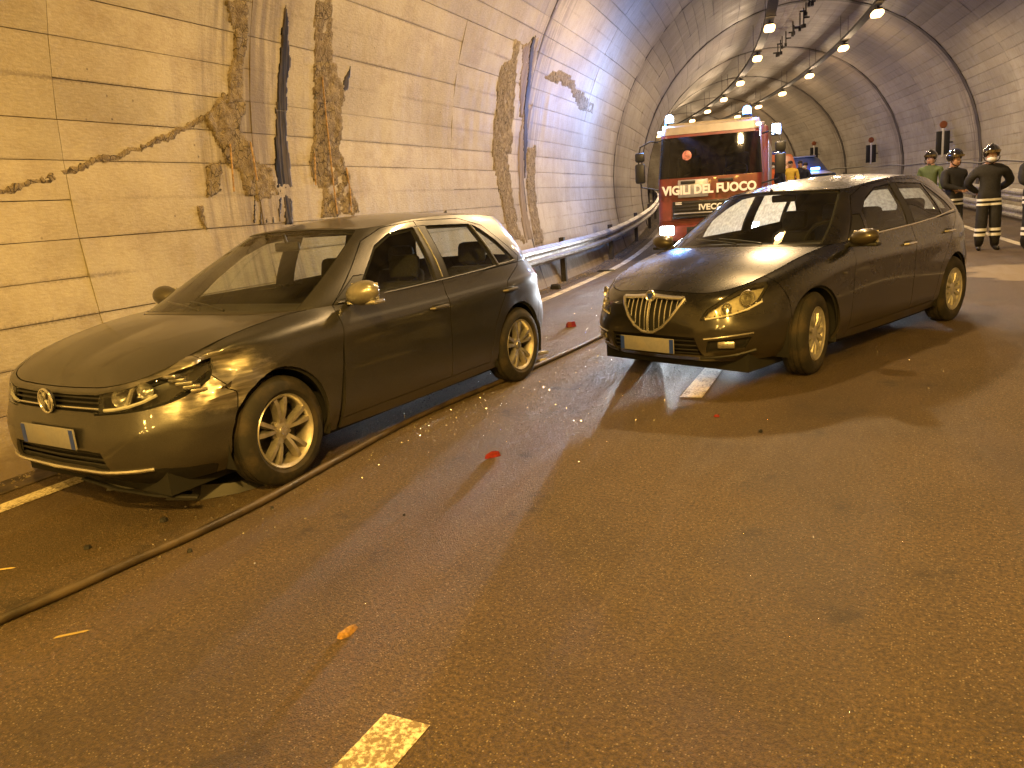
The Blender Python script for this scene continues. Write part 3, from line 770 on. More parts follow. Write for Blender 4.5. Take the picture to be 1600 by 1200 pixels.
class Car:
    """half skin built from: lower ring (fascia, flank, tail), bonnet, glasshouse ring, roof"""
    def __init__(s, plan, rows, hood, house, roofc):
        m = 6
        keys = np.array(plan, float); k = len(keys)
        tang = np.gradient(keys, axis=0); nrm = np.stack([tang[:, 1], -tang[:, 0]], 1)
        nrm /= np.linalg.norm(nrm, axis=1)[:, None]
        # inward normals: towards the middle of the car
        for i in range(k):
            c = np.array([np.clip(keys[i, 0], keys[-1, 0]+1.1, keys[0, 0]-1.1), 0]) - keys[i]
            if nrm[i] @ c < 0: nrm[i] *= -1
        nrm[0] = (-1, 0); nrm[-1] = (1, 0)
        R = []
        for ins, zz in rows:
            P = np.zeros((k, 3)); P[:, :2] = keys + nrm*np.array(ins)[:, None]; P[:, 2] = zz; P[:, 1] = np.maximum(P[:, 1], 0); P[0, 1] = P[-1, 1] = 0
            R.append(P)
        s.rows = R
        D = [hermite(P, m) for P in R]; nu = len(D[0])
        cols = [hermite(np.array([d[i] for d in D]), 6) for i in range(nu)]
        G = np.array(cols).transpose(1, 0, 2); nv = G.shape[0]
        s.lower = Skin(G.reshape(-1, 3), grid_faces(nu, nv)); s.G = G; s.m = m
        top = D[-1]
        # bonnet: Coons patch between the leading edge, flank edge, cowl and centre line
        fc, sc, cow, cen = hood   # key column at the corner, key column at the A pillar, cowl keys (centre->side), centre keys (front->back)
        e0 = top[:int(fc*m)+1]; e1 = top[int(fc*m):int(sc*m)+1]
        def resamp(P, n):
            d = np.r_[0, np.cumsum(np.linalg.norm(np.diff(P, axis=0), axis=1))]; t = np.linspace(0, d[-1], n); return np.stack([np.interp(t, d, P[:, i]) for i in range(3)], 1)
        n1, n2 = 22, 30
        c0 = resamp(e0, n1); d1 = resamp(e1, n2)
        cowl = np.array(cow, float); cowl[-1] = e1[-1]; c1 = resamp(hermite(cowl, 8), n1)
        cc = np.array(cen, float); cc[0] = e0[0]; cc[-1] = cowl[0]; d0 = resamp(hermite(cc, 8), n2)
        H = np.zeros((n2, n1, 3))
        for j in range(n2):
            v = j/(n2-1)
            for i in range(n1):
                u = i/(n1-1)
                H[j, i] = (1-v)*c0[i] + v*c1[i] + (1-u)*d0[j] + u*d1[j] - ((1-u)*(1-v)*c0[0]+u*(1-v)*c0[-1]+(1-u)*v*c1[0]+u*v*c1[-1])
                H[j, i, 2] += .016*math.sin(PI*v)*math.sin(PI*u)**.8
        s.hood = (H.reshape(-1, 3), grid_faces(n1, n2)); s.H = H
        # glasshouse
        base, rf, bulge = house
        base = hermite(base, m); rf = hermite(rf, m); nb = len(base)
        VS = [0, .03, .055, .10, .2, .32, .44, .56, .68, .78, .86, .92, .955, .98, 1]
        Q = np.zeros((len(VS), nb, 3))
        for j, v in enumerate(VS):
            for i in range(nb):
                p = base[i]*(1-v) + rf[i]*v; side = min(1, max(0, p[1]/.55))
                o = bulge*(math.sin(PI*v**.8)) + .018*max(0, v-.75)/.25*(1-v)*4
                c = np.array([(base[0][0]+base[-1][0])/2, 0]); dirv = np.array([0, 1.0])*side + np.array([np.sign(p[0]-c[0]), 0])*(1-side)
                p = p.copy(); p[:2] += dirv*o; p[2] += .02*math.sin(PI*v)*(1-side)
                Q[j, i] = p
        Q[:, 0, 1] = 0; Q[:, -1, 1] = 0
        s.house = Skin(Q.reshape(-1, 3), grid_faces(nb, len(VS))); s.Q = Q; s.VS = VS
        # roof: Coons-like sheet from the rail to the centre line
        cen = hermite(roofc, 8); Tn = 12; Rf = np.zeros((Tn+1, nb, 3))
        xs = cen[:, 0][::-1]; zs = cen[:, 2][::-1]
        for i in range(nb):
            for j in range(Tn+1):
                t = j/Tn; p = Q[-1, i].copy(); 
                p[1] *= (1-t); xm = np.clip(p[0], xs[0], xs[-1]); zc = np.interp(p[0], xs, zs)
                p[2] = Q[-1, i, 2] + (zc - Q[-1, i, 2])*math.sin(t*PI/2)**.9
                Rf[j, i] = p
        s.roof = (Rf.reshape(-1, 3), grid_faces(nb, Tn+1))
    def param_cut(s, name, u0, u1, v0, v1):
        """tag glasshouse faces between key columns u0..u1 and heights v0..v1"""
        sk = s.house
        if name not in sk.names.values(): sk.names[len(sk.names)] = name
        tid = list(sk.ids([name]))[0]
        Q = s.Q; nb = Q.shape[1]; a, b = int(round(u0*s.m)), int(round(u1*s.m))
        cent = []
        for j in range(len(s.VS)-1):
            if not (s.VS[j] >= v0-1e-6 and s.VS[j+1] <= v1+1e-6): continue
            for i in range(a, b): cent.append((Q[j, i]+Q[j+1, i]+Q[j, i+1]+Q[j+1, i+1])/4)
        cent = np.array(cent); sk.bm.faces.ensure_lookup_table(); sk.tag = sk.bm.faces.layers.int['tag']
        for f in sk.bm.faces:
            c = np.array(f.calc_center_median())
            if np.min(((cent-c)**2).sum(1)) < 1e-6: f[sk.tag] = tid
    def bvh(s):
        V, F = [], []
        for sk in (s.lower, s.house):
            for f in sk.bm.faces:
                k = len(V); V += [v.co.copy() for v in f.verts]; F.append(list(range(k, k+len(f.verts))))
        for VV, FF in (s.hood, s.roof):
            for f in FF:
                k = len(V); V += [Vector(VV[i]) for i in f]; F.append([k, k+1, k+2, k+3])
        s.tree = BVHTree.FromPolygons(V, F)
    def hit_front(s, y, z, off=.004):
        h = s.tree.ray_cast(Vector((3, abs(y), z)), Vector((-1, 0, 0)))
        p = h[0] if h[0] else Vector((.7, abs(y), z)); return Vector((p.x+off, y, z))
    def hit_side(s, x, z, off=.004):
        h = s.tree.ray_cast(Vector((x, 3, z)), Vector((0, -1, 0)))
        p = h[0] if h[0] else Vector((x, .88, z)); return Vector((x, p.y+off, z))
    def hit_top(s, x, y, off=.004):
        h = s.tree.ray_cast(Vector((x, abs(y), 3)), Vector((0, 0, -1)))
        p = h[0] if h[0] else Vector((x, y, 1)); return Vector((x, y, p.z+off))
def add_vf(a, b):
    V = list(a[0]) + [Vector(v) for v in b[0]]; k = len(a[0]); return V, list(a[1]) + [[i+k for i in f] for f in b[1]]
def inner_shell(car, parts, parent, dent=None):
    """dark body cavity just inside the skin, open at the windows"""
    V, F = parts; V, F = mirrored([Vector(v) for v in V], F)
    bm = bmesh.new(); vs = [bm.verts.new(v) for v in V]
    for f in F:
        try: bm.faces.new([vs[i] for i in f])
        except ValueError: pass
    bmesh.ops.remove_doubles(bm, verts=bm.verts[:], dist=6e-4); bmesh.ops.recalc_face_normals(bm, faces=bm.faces[:])
    cen = Vector((-1.3, 0, .6)); 
    if sum((f.calc_center_median()-cen).dot(f.normal)*f.calc_area() for f in bm.faces) < 0: bmesh.ops.reverse_faces(bm, faces=bm.faces[:])
    bm.normal_update()
    for e in bm.edges:
        pass
    be = [e for e in bm.edges if len(e.link_faces) == 1]; mv = {}
    for e in be:
        f = e.link_faces[0]; d = e.verts[1].co-e.verts[0].co; w = f.normal.cross(d)
        if w.dot(f.calc_center_median()-e.verts[0].co) < 0: w = -w
        for v in e.verts: mv[v] = mv.get(v, Vector()) - w.normalized()
    nr = {v: v.normal.copy() for v in bm.verts}
    for v in bm.verts: v.co -= nr[v]*.024
    if dent:
        vl = bm.verts[:]
        for v, q in zip(vl, dent(([v.co for v in vl], []))[0]): v.co = q - nr[v]*(.02 if (q-v.co).length > .003 else 0)
    for v, d in mv.items():
        if d.length > 1e-6: v.co += d.normalized()*.014
    me = bpy.data.meshes.new('body_cavity'); bm.to_mesh(me); bm.free()
    return link('body_cavity', me, INNER, parent)
def mirror_unit(car, c, paintm, trim, side, d=(.10, .25, .155), name='door_mirror'):
    m_ = empty(name, c, 0, car); g = side
    bm = bmesh.new(); bmesh.ops.create_uvsphere(bm, u_segments=20, v_segments=14, radius=.5)
    for v in bm.verts:
        x, y, z = v.co; x = x*2; 
        if x < -.15: x = -.15 - (x+.15)*.02
        v.co = Vector((x*d[0]*.9, y*d[1], z*d[2] + .012*y*2*g))
    me = bpy.data.meshes.new('mirror_cap'); bm.to_mesh(me); bm.free(); link('mirror_cap', me, paintm, m_, 50)
    MB().rbox((-.012, 0, -.055), (.10, d[1]*.95, .03), .012).build('mirror_trim', trim, m_)
    MB().rbox((-.018, 0, 0), (.008, d[1]*.86, d[2]*.78), .003).build('mirror_glass', CHROME, m_)
    MB().tube([(0, -g*d[1]*.42, -.045), (-.01, -g*(d[1]*.5+.05), -.075), (-.01, -g*(d[1]*.5+.13), -.085)], [.022, .02, .028], 8).build('mirror_arm', BLACKPL, m_)
def handle(car, C, x, z, side, mat, L=.19):
    p = C.hit_side(x, z, 0); y = p.y
    h = empty('door_handle', (x, side*y, z), 0, car)
    MB().tube([(L/2, 0, 0), (L/2-.02, side*.028, .002), (0, side*.036, .003), (-L/2+.02, side*.03, .002), (-L/2, 0, 0)], [.010, .013, .014, .013, .010], 8).build('grip', mat, h)
    MB().rbox((0, -side*.002, 0), (L*.7, .012, .05), .005).build('grip_recess', BLACKPL, h)

def std_parts(t, C, P, dent, gl_left, gl_right, ws):
    L, H = C.lower, C.house; ex = L.extract
    for nm in ('front_door', 'rear_door'):
        vf = add_vf(ex(nm), H.extract(nm))
        for s_ in (1, -1):
            d = panel(nm, vf if s_ > 0 else flip(*vf), P, t, .0042)
    vf = add_vf(ex('body'), H.extract('body'))
    panel('body', vf, P, t, .002, both=True)
    panel('rear_bumper', ex('rear_bumper'), P, t, both=True)
    panel('tailgate', ex('tailgate'), P, t, both=True)
    panel('bonnet', ([Vector(v) for v in C.hood[0]], C.hood[1]), P, t, .004, both=True, outc=(-.2, 0, 0))
    panel('roof', ([Vector(v) for v in C.roof[0]], C.roof[1]), P, t, .002, both=True, outc=(-1.8, 0, 0))
    for nm in ('front_window', 'rear_window', 'quarter_window'):
        for s_ in (1, -1): panel(nm, H.extract(nm) if s_ > 0 else flip(*H.extract(nm)), gl_left if s_ > 0 else gl_right, t, .004, 0, -.005)
    for s_ in (1, -1):
        panel('mirror_quarter', H.extract('mirror_quarter') if s_ > 0 else flip(*H.extract('mirror_quarter')), BLACKPL, t, .001, 0, -.003)
        panel('b_pillar', H.extract('b_pillar') if s_ > 0 else flip(*H.extract('b_pillar')), BLACKPL, t, .001, 0, -.001)
    panel('windscreen', H.extract('windscreen'), ws, t, .004, 0, -.004, both=True)
    panel('back_window', H.extract('back_window'), gl_right, t, .004, 0, -.004, both=True)
    keep = add_vf(add_vf(ex('front_bumper', 'front_wing', 'front_door', 'rear_door', 'body', 'rear_bumper', 'tailgate', 'tail_light'), H.extract('front_door', 'rear_door', 'body', 'b_pillar', 'mirror_quarter')), C.roof)
    inner_shell(C, add_vf(keep, C.hood), t, dent)

# ------------------------------------------------------------------ grey hatchback, dented front wing
def build_golf():
    t = tag(empty('parked_car', (-4.024, 3.228, 0), R_(265.1)), 'dented grey-brown metallic hatchback with a crumpled front wing, standing along the left wall', 'car')
    plan = [(.835, 0), (.825, .25), (.805, .48), (.74, .66), (.60, .79), (.39, .86), (0, .893), (-.38, .895), (-.64, .893), (-1.1, .893), (-1.62, .893), (-2.1, .895), (-2.62, .893), (-2.95, .865), (-3.18, .79), (-3.32, .66), (-3.39, .45), (-3.415, .22), (-3.42, 0)]
    #        0    1    2    3    4    5    6    7    8    9    10   11   12   13   14   15   16   17   18
    rows = [([.13, .13, .13, .12, .11, .10, .08, .08, .075, .075, .075, .075, .08, .10, .11, .12, .13, .13, .13],
             [.19, .19, .19, .19, .19, .19, .19, .19, .185, .18, .18, .185, .20, .23, .25, .26, .26, .26, .26]),
            ([.02, .02, .02, .03, .03, .025, .02, .02, .035, .035, .035, .035, .02, .03, .03, .03, .03, .03, .03],
             [.27, .27, .27, .28, .29, .29, .29, .29, .285, .28, .28, .285, .30, .34, .36, .36, .36, .36, .36]),
            ([.0, .0, .0, .0, .0, .0, .0, .0, .006, .008, .008, .006, .0, .0, .0, .0, .0, .0, .0],
             [.45, .45, .45, .46, .47, .47, .48, .48, .48, .48, .48, .48, .50, .52, .54, .54, .54, .54, .54]),
            ([.025, .025, .03, .035, .03, .015, .0, .0, .0, .0, .0, .0, .0, .015, .03, .035, .04, .04, .04],
             [.585, .585, .59, .605, .625, .65, .66, .67, .67, .67, .67, .68, .69, .71, .73, .74, .74, .74, .74]),
            ([.045, .045, .05, .055, .05, .035, .012, .004, .0, .0, .0, .0, .008, .03, .05, .06, .07, .07, .07],
             [.668, .668, .678, .70, .735, .775, .81, .825, .83, .835, .84, .85, .86, .87, .88, .88, .88, .88, .88]),
            ([.055, .055, .06, .07, .065, .05, .03, .022, .018, .016, .016, .016, .022, .045, .065, .075, .085, .085, .085],
             [.692, .692, .706, .732, .768, .815, .85, .865, .865, .865, .87, .88, .89, .90, .905, .905, .905, .905, .905]),
            ([.085, .085, .09, .105, .12, .14, .145, .12, .062, .048, .045, .045, .058, .085, .12, .13, .11, .11, .11],
             [.712, .714, .726, .752, .792, .85, .925, .955, .955, .957, .97, .985, 1.0, 1.0, 1.0, .998, .995, .992, .99])]
    hood = (2.6, 7.0, [(-.06, 0, .972), (-.09, .30, .967), (-.16, .52, .957), (-.33, .74, .945)], [(.735, 0, .712), (.62, 0, .792), (.42, 0, .868), (.18, 0, .925), (-.06, 0, .972)])
    base = [(-.06, 0, .972), (-.09, .30, .967), (-.16, .52, .957), (-.36, .755, .948), (-.64, .828, .953), (-1.1, .845, .957), (-1.62, .848, .97), (-2.1, .85, .985), (-2.6, .836, 1.0), (-2.95, .775, 1.0), (-3.12, .665, 1.0), (-3.27, .42, .995), (-3.31, 0, .99)]
    rf = [(-1.02, 0, 1.425), (-1.03, .25, 1.42), (-1.07, .44, 1.408), (-1.17, .545, 1.395), (-1.32, .59, 1.40), (-1.55, .61, 1.42), (-1.9, .62, 1.435), (-2.3, .612, 1.43), (-2.62, .592, 1.41), (-2.86, .555, 1.385), (-2.97, .495, 1.37), (-3.04, .33, 1.375), (-3.06, 0, 1.385)]
    roofc = [(-1.02, 0, 1.425), (-1.3, 0, 1.465), (-1.7, 0, 1.487), (-2.2, 0, 1.484), (-2.7, 0, 1.445), (-3.06, 0, 1.385)]
    C = Car(plan, rows, hood, (base, rf, .028), roofc)
    L, H = C.lower, C.house
    side = lambda c: c.y > .45
    L.cut('hole', arch(0, .33, .352), 'side', lambda c: c.y > .55 and -1 < c.x < .5)
    L.cut('hole', arch(-2.62, .33, .350), 'side', lambda c: c.y > .55 and c.x < -2)
    L.cut('front_bumper', [(1.2, -.1), (1.2, 1.2), (.47, 1.2), (.40, .74), (.30, .60), (.27, -.1)], 'side', lambda c: c.x > .2, False)
    L.cut('front_wing', [(.47, 1.2), (.40, .74), (.30, .60), (.27, -.1), (-.49, -.1), (-.47, .30), (-.52, .6), (-.553, .95), (-.53, 1.2)], 'side', side, False)
    fd = [(-.47, .255), (-.52, .6), (-.555, .955), (-1.08, 1.315), (-1.32, 1.39), (-1.66, 1.415), (-1.645, .955), (-1.64, .255)]
    rd = [(-1.64, .255), (-1.645, .955), (-1.66, 1.415), (-2.2, 1.405), (-2.48, 1.33), (-2.80, 1.045), (-2.72, .97), (-2.47, .87), (-2.36, .72), (-2.24, .56), (-2.19, .40), (-2.16, .255)]
    L.cut('front_door', fd, 'side', side, False); L.cut('rear_door', rd, 'side', side, False)
    L.cut('rear_bumper', [(-2.90, -.1), (-2.92, .40), (-3.05, .66), (-3.9, .66), (-3.9, -.1)], 'side', lambda c: c.x < -2.6, False)
    hl = [(-.285, .590), (-.05, .606), (.10, .632), (.24, .690), (.335, .765), (.33, .806), (.22, .785), (.05, .745), (-.12, .710), (-.285, .684)]
    L.cut('headlight', hl, 'fcorner', lambda c: c.x > .2 and c.y > .3)
    L.cut('grille', [(-.01, .602), (.415, .602), (.415, .686), (-.01, .680)], 'front', lambda c: c.x > .5)
    L.cut('intake', [(-.01, .295), (.46, .295), (.42, .395), (-.01, .395)], 'front', lambda c: c.x > .4)
    L.cut('lower_lip', [(-.01, .15), (.80, .15), (.80, .262), (.70, .296), (.5, .280), (-.01, .272)], 'front', lambda c: c.x > .4)
    L.cut('tail_light', [(-1.72, .74), (-1.68, .90), (-1.98, .93), (-2.05, .78)], 'rcorner', lambda c: c.x < -2.8 and c.y > .3)
    L.cut('tailgate', [(-.01, .66), (.58, .66), (.60, 1.2), (-.01, 1.2)], 'front', lambda c: c.x < -3.0, False)
    H.cut('front_door', fd, 'side', side, False); H.cut('rear_door', rd, 'side', side, False)
    H.cut('b_pillar', [(-1.585, .985), (-1.735, .985), (-1.745, 1.375), (-1.62, 1.372)], 'side', side)
    H.cut('front_window', [(-.78, .985), (-1.575, .985), (-1.61, 1.370), (-1.36, 1.352), (-1.15, 1.275), (-.93, 1.12)], 'side', side)
    H.cut('mirror_quarter', [(-.60, .98), (-.765, .985), (-.905, 1.105), (-.82, 1.105)], 'side', side)
    H.cut('rear_window', [(-1.745, .985), (-2.40, 1.005), (-2.30, 1.352), (-1.755, 1.372)], 'side', side)
    H.cut('quarter_window', [(-2.435, 1.007), (-2.70, 1.035), (-2.55, 1.20), (-2.42, 1.305), (-2.335, 1.345)], 'side', side)
    C.param_cut('windscreen', 0, 2.84, .03, .98)
    C.param_cut('back_window', 10.34, 12, .10, .92)
    C.bvh()
    # crumpled left wing and bumper corner
    def dent(VF):
        V, F = VF; out = []
        def rg(q): return 1-2*abs(noise.noise(q))
        for v in V:
            v = Vector(v)
            d = ((v.x-.36)/.27)**2 + ((v.z-.71)/.14)**2
            if v.y > .5 and d < 3.5:
                k = math.exp(-d*1.1); q = Vector((v.x*5.0+v.z*3.5, v.z*6.5-v.x*3, 3.3))
                v.y += k*(-.055 + .080*rg(q) - .016*noise.noise(q*2.3)); v.x -= k*.035*(1+noise.noise(q*1.4)); v.z += k*.040*noise.noise(q*1.1+Vector((9, 0, 0)))
            d2 = ((v.x-.55)/.30)**2 + ((v.z-.48)/.16)**2      # pushed-in bumper corner
            if v.y > .35 and d2 < 3:
                k = math.exp(-d2*1.3); q = Vector((v.x*3.5, v.z*4.5, 8.1)); v.y += k*.022*rg(q)-k*.012; v.z -= k*.012
            out.append(v)
        return out, F
    P = GOLF_PAINT; PG = dent_glint('dent_glint_paint')
    ex = L.extract
    panel('front_bumper', (lambda a, b: add_vf(dent(a), b))(ex('front_bumper'), flip(*ex('front_bumper'))), PG, t)
    vw = dent(ex('front_wing'))
    for v in vw[0]:
        if v.x < -.30: v.x += .03*min(1, max(0, (.80-v.z)/.45))*min(1, (-.30-v.x)/.15)
    w = panel('front_wing', vw, PG, t, .004); w['label'] = 'crumpled left front wing'
    panel('front_wing', flip(*ex('front_wing')), P, t, .003)
    std_parts(t, C, P, dent, GLASS, GLASS, WSCREEN)
    # grille, intakes, emblem, plate
    panel('grille', ex('grille'), INNER, t, 0, 0, -.035, both=True)
    for z, mt, r in ((.618, CHROME, .006), (.645, BLACKPL, .006), (.668, BLACKPL, .006)):
        MB().tube([C.hit_front(y, z, -.004 if mt is CHROME else -.012) for y in np.linspace(-.412, .412, 17)], r, 6).build('grille_bar', mt, t)
    panel('lower_lip', ex('lower_lip'), BLACKPL, t, .001, both=True)
    panel('intake', ex('intake'), INNER, t, 0, 0, -.06, both=True)
    for z in (.315, .345, .375): MB().tube([C.hit_front(y, z, -.03) for y in np.linspace(-.42, .42, 15)], .007, 5).build('intake_bar', BLACKPL, t)
    MB().tube([C.hit_front(y, .282 + .05*max(0, abs(y)-.35), .006) for y in np.linspace(-.66, .68, 24)], .010, 6).build('bumper_strip', CHROME, t)
    c = C.hit_front(0, .648, .014); em = empty('emblem', c, 0, t)
    A = Matrix.Rotation(PI/2, 3, 'Z')  # local xz drawing -> faces +x
    MB().lathe([(.066, -.006), (.066, .008), (.0, .008)], 28, Matrix.Rotation(-PI/2, 3, 'Z')).build('emblem_plate', BLACKPL, em)
    mb = MB(); mb.tube([(.012, .064*math.cos(a), .064*math.sin(a)) for a in np.linspace(0, 2*PI, 29)], .0065, 6, False); mb.build('emblem_ring', CHROME, em)
    mb = MB()
    for pts in (((-.022, .056), (0, .008), (.022, .056)), ((-.050, .034), (-.026, -.048), (0, .002), (.026, -.048), (.050, .034))):
        mb.tube([(.012, y, z) for y, z in pts], .0055, 4)
    mb.build('emblem_letters', CHROME, em)
    c = C.hit_front(0, .46, .012); pl = empty('number_plate', c, 0, t)
    MB().rbox((0, 0, 0), (.012, .52, .112), .004).build('plate_sheet', PLATE, pl)
    for y in (-.24, .24): MB().box((.0075, y, 0), (.002, .036, .104)).build('plate_band', BLUEPL, pl)
    # headlights
    for s_ in (1, -1):
        vf = ex('headlight'); vf = vf if s_ > 0 else flip(*vf)
        h = empty('headlight', (0, 0, 0), 0, t)
        panel('lens', vf, LENS, h, .003, .012, 0)
        panel('housing', vf, LAMPDARK, h, .006, .004, -.075)
        for q, (y, z, r) in enumerate(((.52, .665, .047), (.645, .70, .045))):
            c = C.hit_front(y, z, -.055); A = Matrix.Rotation(-PI/2 + s_*.45, 3, 'Z')
            MB().lathe([(r, .035), (r*.97, .034), (r*.75, .012), (r*.4, -.006), (.002, -.012)], 20, A, (c.x, s_*y, z)).build('reflector', REFLECTOR, h)
            MB().sphere((c.x-.002, s_*y, z), (.018, r*.48, r*.48), 12, 8).build('projector', LENS, h)
        pts = [C.hit_front(y, z, -.022) for y, z in ((.43, .607), (.50, .612), (.58, .625), (.65, .645), (.70, .672))]
        MB().tube([(p.x, s_*p.y, p.z) for p in pts], .009, 6).build('light_strip', WHITEPL, h)
        if s_ > 0:
            for q in range(5): MB().rbox((.54-.025*q, .715+.016*q, .750-.022*q), (.05, .085, .018), .004, Matrix.Rotation(.3+q*.2, 3, 'Z')).build('broken_reflector', REFLECTOR, h)
        pts = [C.hit_front(y, z, -.03) for y, z in ((.57, .64), (.585, .70), (.60, .73))]
        MB().tube([(p.x, s_*p.y, p.z) for p in pts], .012, 6).build('divider', REFLECTOR, h)
        # tail lamp
        panel('tail_light', ex('tail_light') if s_ > 0 else flip(*ex('tail_light')), REDLENS, t, .003, .012, .004)
    ll = MB(); ll.tube([(.76, .10, .20), (.74, .38, .165), (.66, .60, .13), (.54, .76, .10)], .022, 6, flat=.35); ll.tube([(.62, .2, .2), (.58, .42, .12), (.46, .58, .06)], .03, 6, flat=.25); ll.build('torn_liner', BLACKPL, t)
    # wheels
    wheel('wheel', t, (0, .79, .313), False, .317, .20, 'five', ALLOY, R_(3))
    wheel('wheel', t, (0, -.79, .313), True, .317, .20, 'five', ALLOY, R_(3))
    wheel('wheel', t, (-2.62, .785, .313), False, .317, .20, 'five', ALLOY)
    wheel('wheel', t, (-2.62, -.785, .313), True, .317, .20, 'five', ALLOY)
    for x in (0, -2.62):
        for s_ in (1, -1):
            mb = MB(); k = 16
            V = []; F = []
            for i in range(k+1):
                a = PI*(-.12 + 1.24*i/k)
                for y in (.86, .50): V.append((x+.375*math.cos(a), s_*y, .33+.375*math.sin(a)))
            for i in range(k): F.append((i*2, i*2+1, i*2+3, i*2+2))
            k0 = len(V); V.append((x, s_*.50, .33)); F += [(i*2+1, i*2+3, k0) for i in range(k)]
            mb.add(V, F).build('wheel_liner', INNER, t)
    MB().box((-1.3, 0, .20), (3.9, 1.40, .13)).build('underbody', INNER, t)
    MB().rbox((.45, 0, .38), (.5, 1.1, .34), .05).build('engine_block', INNER, t)
    # cabin
    seats(t, ((-1.42, (.37, -.37)),), .38); seats(t, ((-2.32, (.40, -.40)),), .40, .2, .52)
    V = [(-.20, -.68, .90), (-.20, .68, .90), (-.55, -.72, .935), (-.55, .72, .935), (-.86, -.70, .925), (-.86, .70, .925), (-.93, -.69, .80), (-.93, .69, .80), (-.85, -.68, .5), (-.85, .68, .5)]
    MB().add(V, [(0, 1, 3, 2), (2, 3, 5, 4), (4, 5, 7, 6), (6, 7, 9, 8)]).build('dashboard', DASH, t)
    sw = MB(); A = Matrix.Rotation(R_(-24), 3, 'Y')
    sw.tube([A @ Vector((0, .185*math.cos(a), .185*math.sin(a))) + Vector((-1.02, .37, .90)) for a in np.linspace(0, 2*PI, 25)], .014, 6, False)
    for a in (0, PI, -PI/2): sw.tube([Vector((-1.01, .37, .90)), A @ Vector((0, .18*math.cos(a), .18*math.sin(a))) + Vector((-1.02, .37, .90))], .016, 6)
    sw.build('steering_wheel', BLACKPL, t)
    MB().rbox((-1.0, .0, 1.31), (.03, .24, .065), .02).tube([(-1.0, 0, 1.32), (-.98, 0, 1.40)], .012).build('rear_mirror', BLACKPL, t)
    MB().box((-1.35, 0, .30), (1.4, 1.5, .03)).build('cabin_floor', SEAT, t)
    for s_ in (1, -1):
        mirror_unit(t, (-.66, s_*.985, 1.015), simple('silver_mirror_cap', (.30, .29, .27), .3, .6, .1, 30, coat=.5) if s_ > 0 else P, CHROME, s_)
        for x in (-1.50, -2.46): handle(t, C, x, .80, s_, P)
        MB().tube([C.hit_side(x, z, .0015) if s_ > 0 else Vector((x, -C.hit_side(x, z, .0015).y, z)) for x, z in ((-.60, .962), (-1.2, .972), (-1.7, .982), (-2.2, .998), (-2.7, 1.022))], .006, 5).build('window_seal', BLACKPL, t)
    MB().tube([C.hit_side(-1.663, z, .001) for z in (1.0, 1.12, 1.25, 1.365)], .005, 5).build('pillar_strip', CHROME, t)
    MB().tube([C.hit_side(x, z, -.002) for x, z in ((-2.418, 1.01), (-2.365, 1.18), (-2.318, 1.345))], .009, 5).build('window_bar', BLACKPL, t)
    p = C.hit_top(-2.86, 0, 0)
    MB().add([(p.x+.05, -.012, p.z-.005), (p.x-.06, -.018, p.z-.01), (p.x-.06, .018, p.z-.01), (p.x+.05, .012, p.z-.005), (p.x-.065, -.004, p.z+.055), (p.x-.065, .004, p.z+.055)], [(0, 1, 4), (1, 2, 5, 4), (2, 3, 5), (3, 0, 4, 5), (0, 3, 2, 1)]).build('roof_aerial', BLACKPL, t)
    for s_ in (1, -1):
        pts = [C.hit_front(-.55+s_*.25+q*.1, 1.0) for q in range(2)]
        MB().tube([(-.14, s_*.12+.2, .985), (-.22, s_*.12-.05, 1.005), (-.28, s_*.12-.3, 1.02)], .009, 5).build('wiper', BLACKPL, t)
    return t, C
golf, GOLF = build_golf()
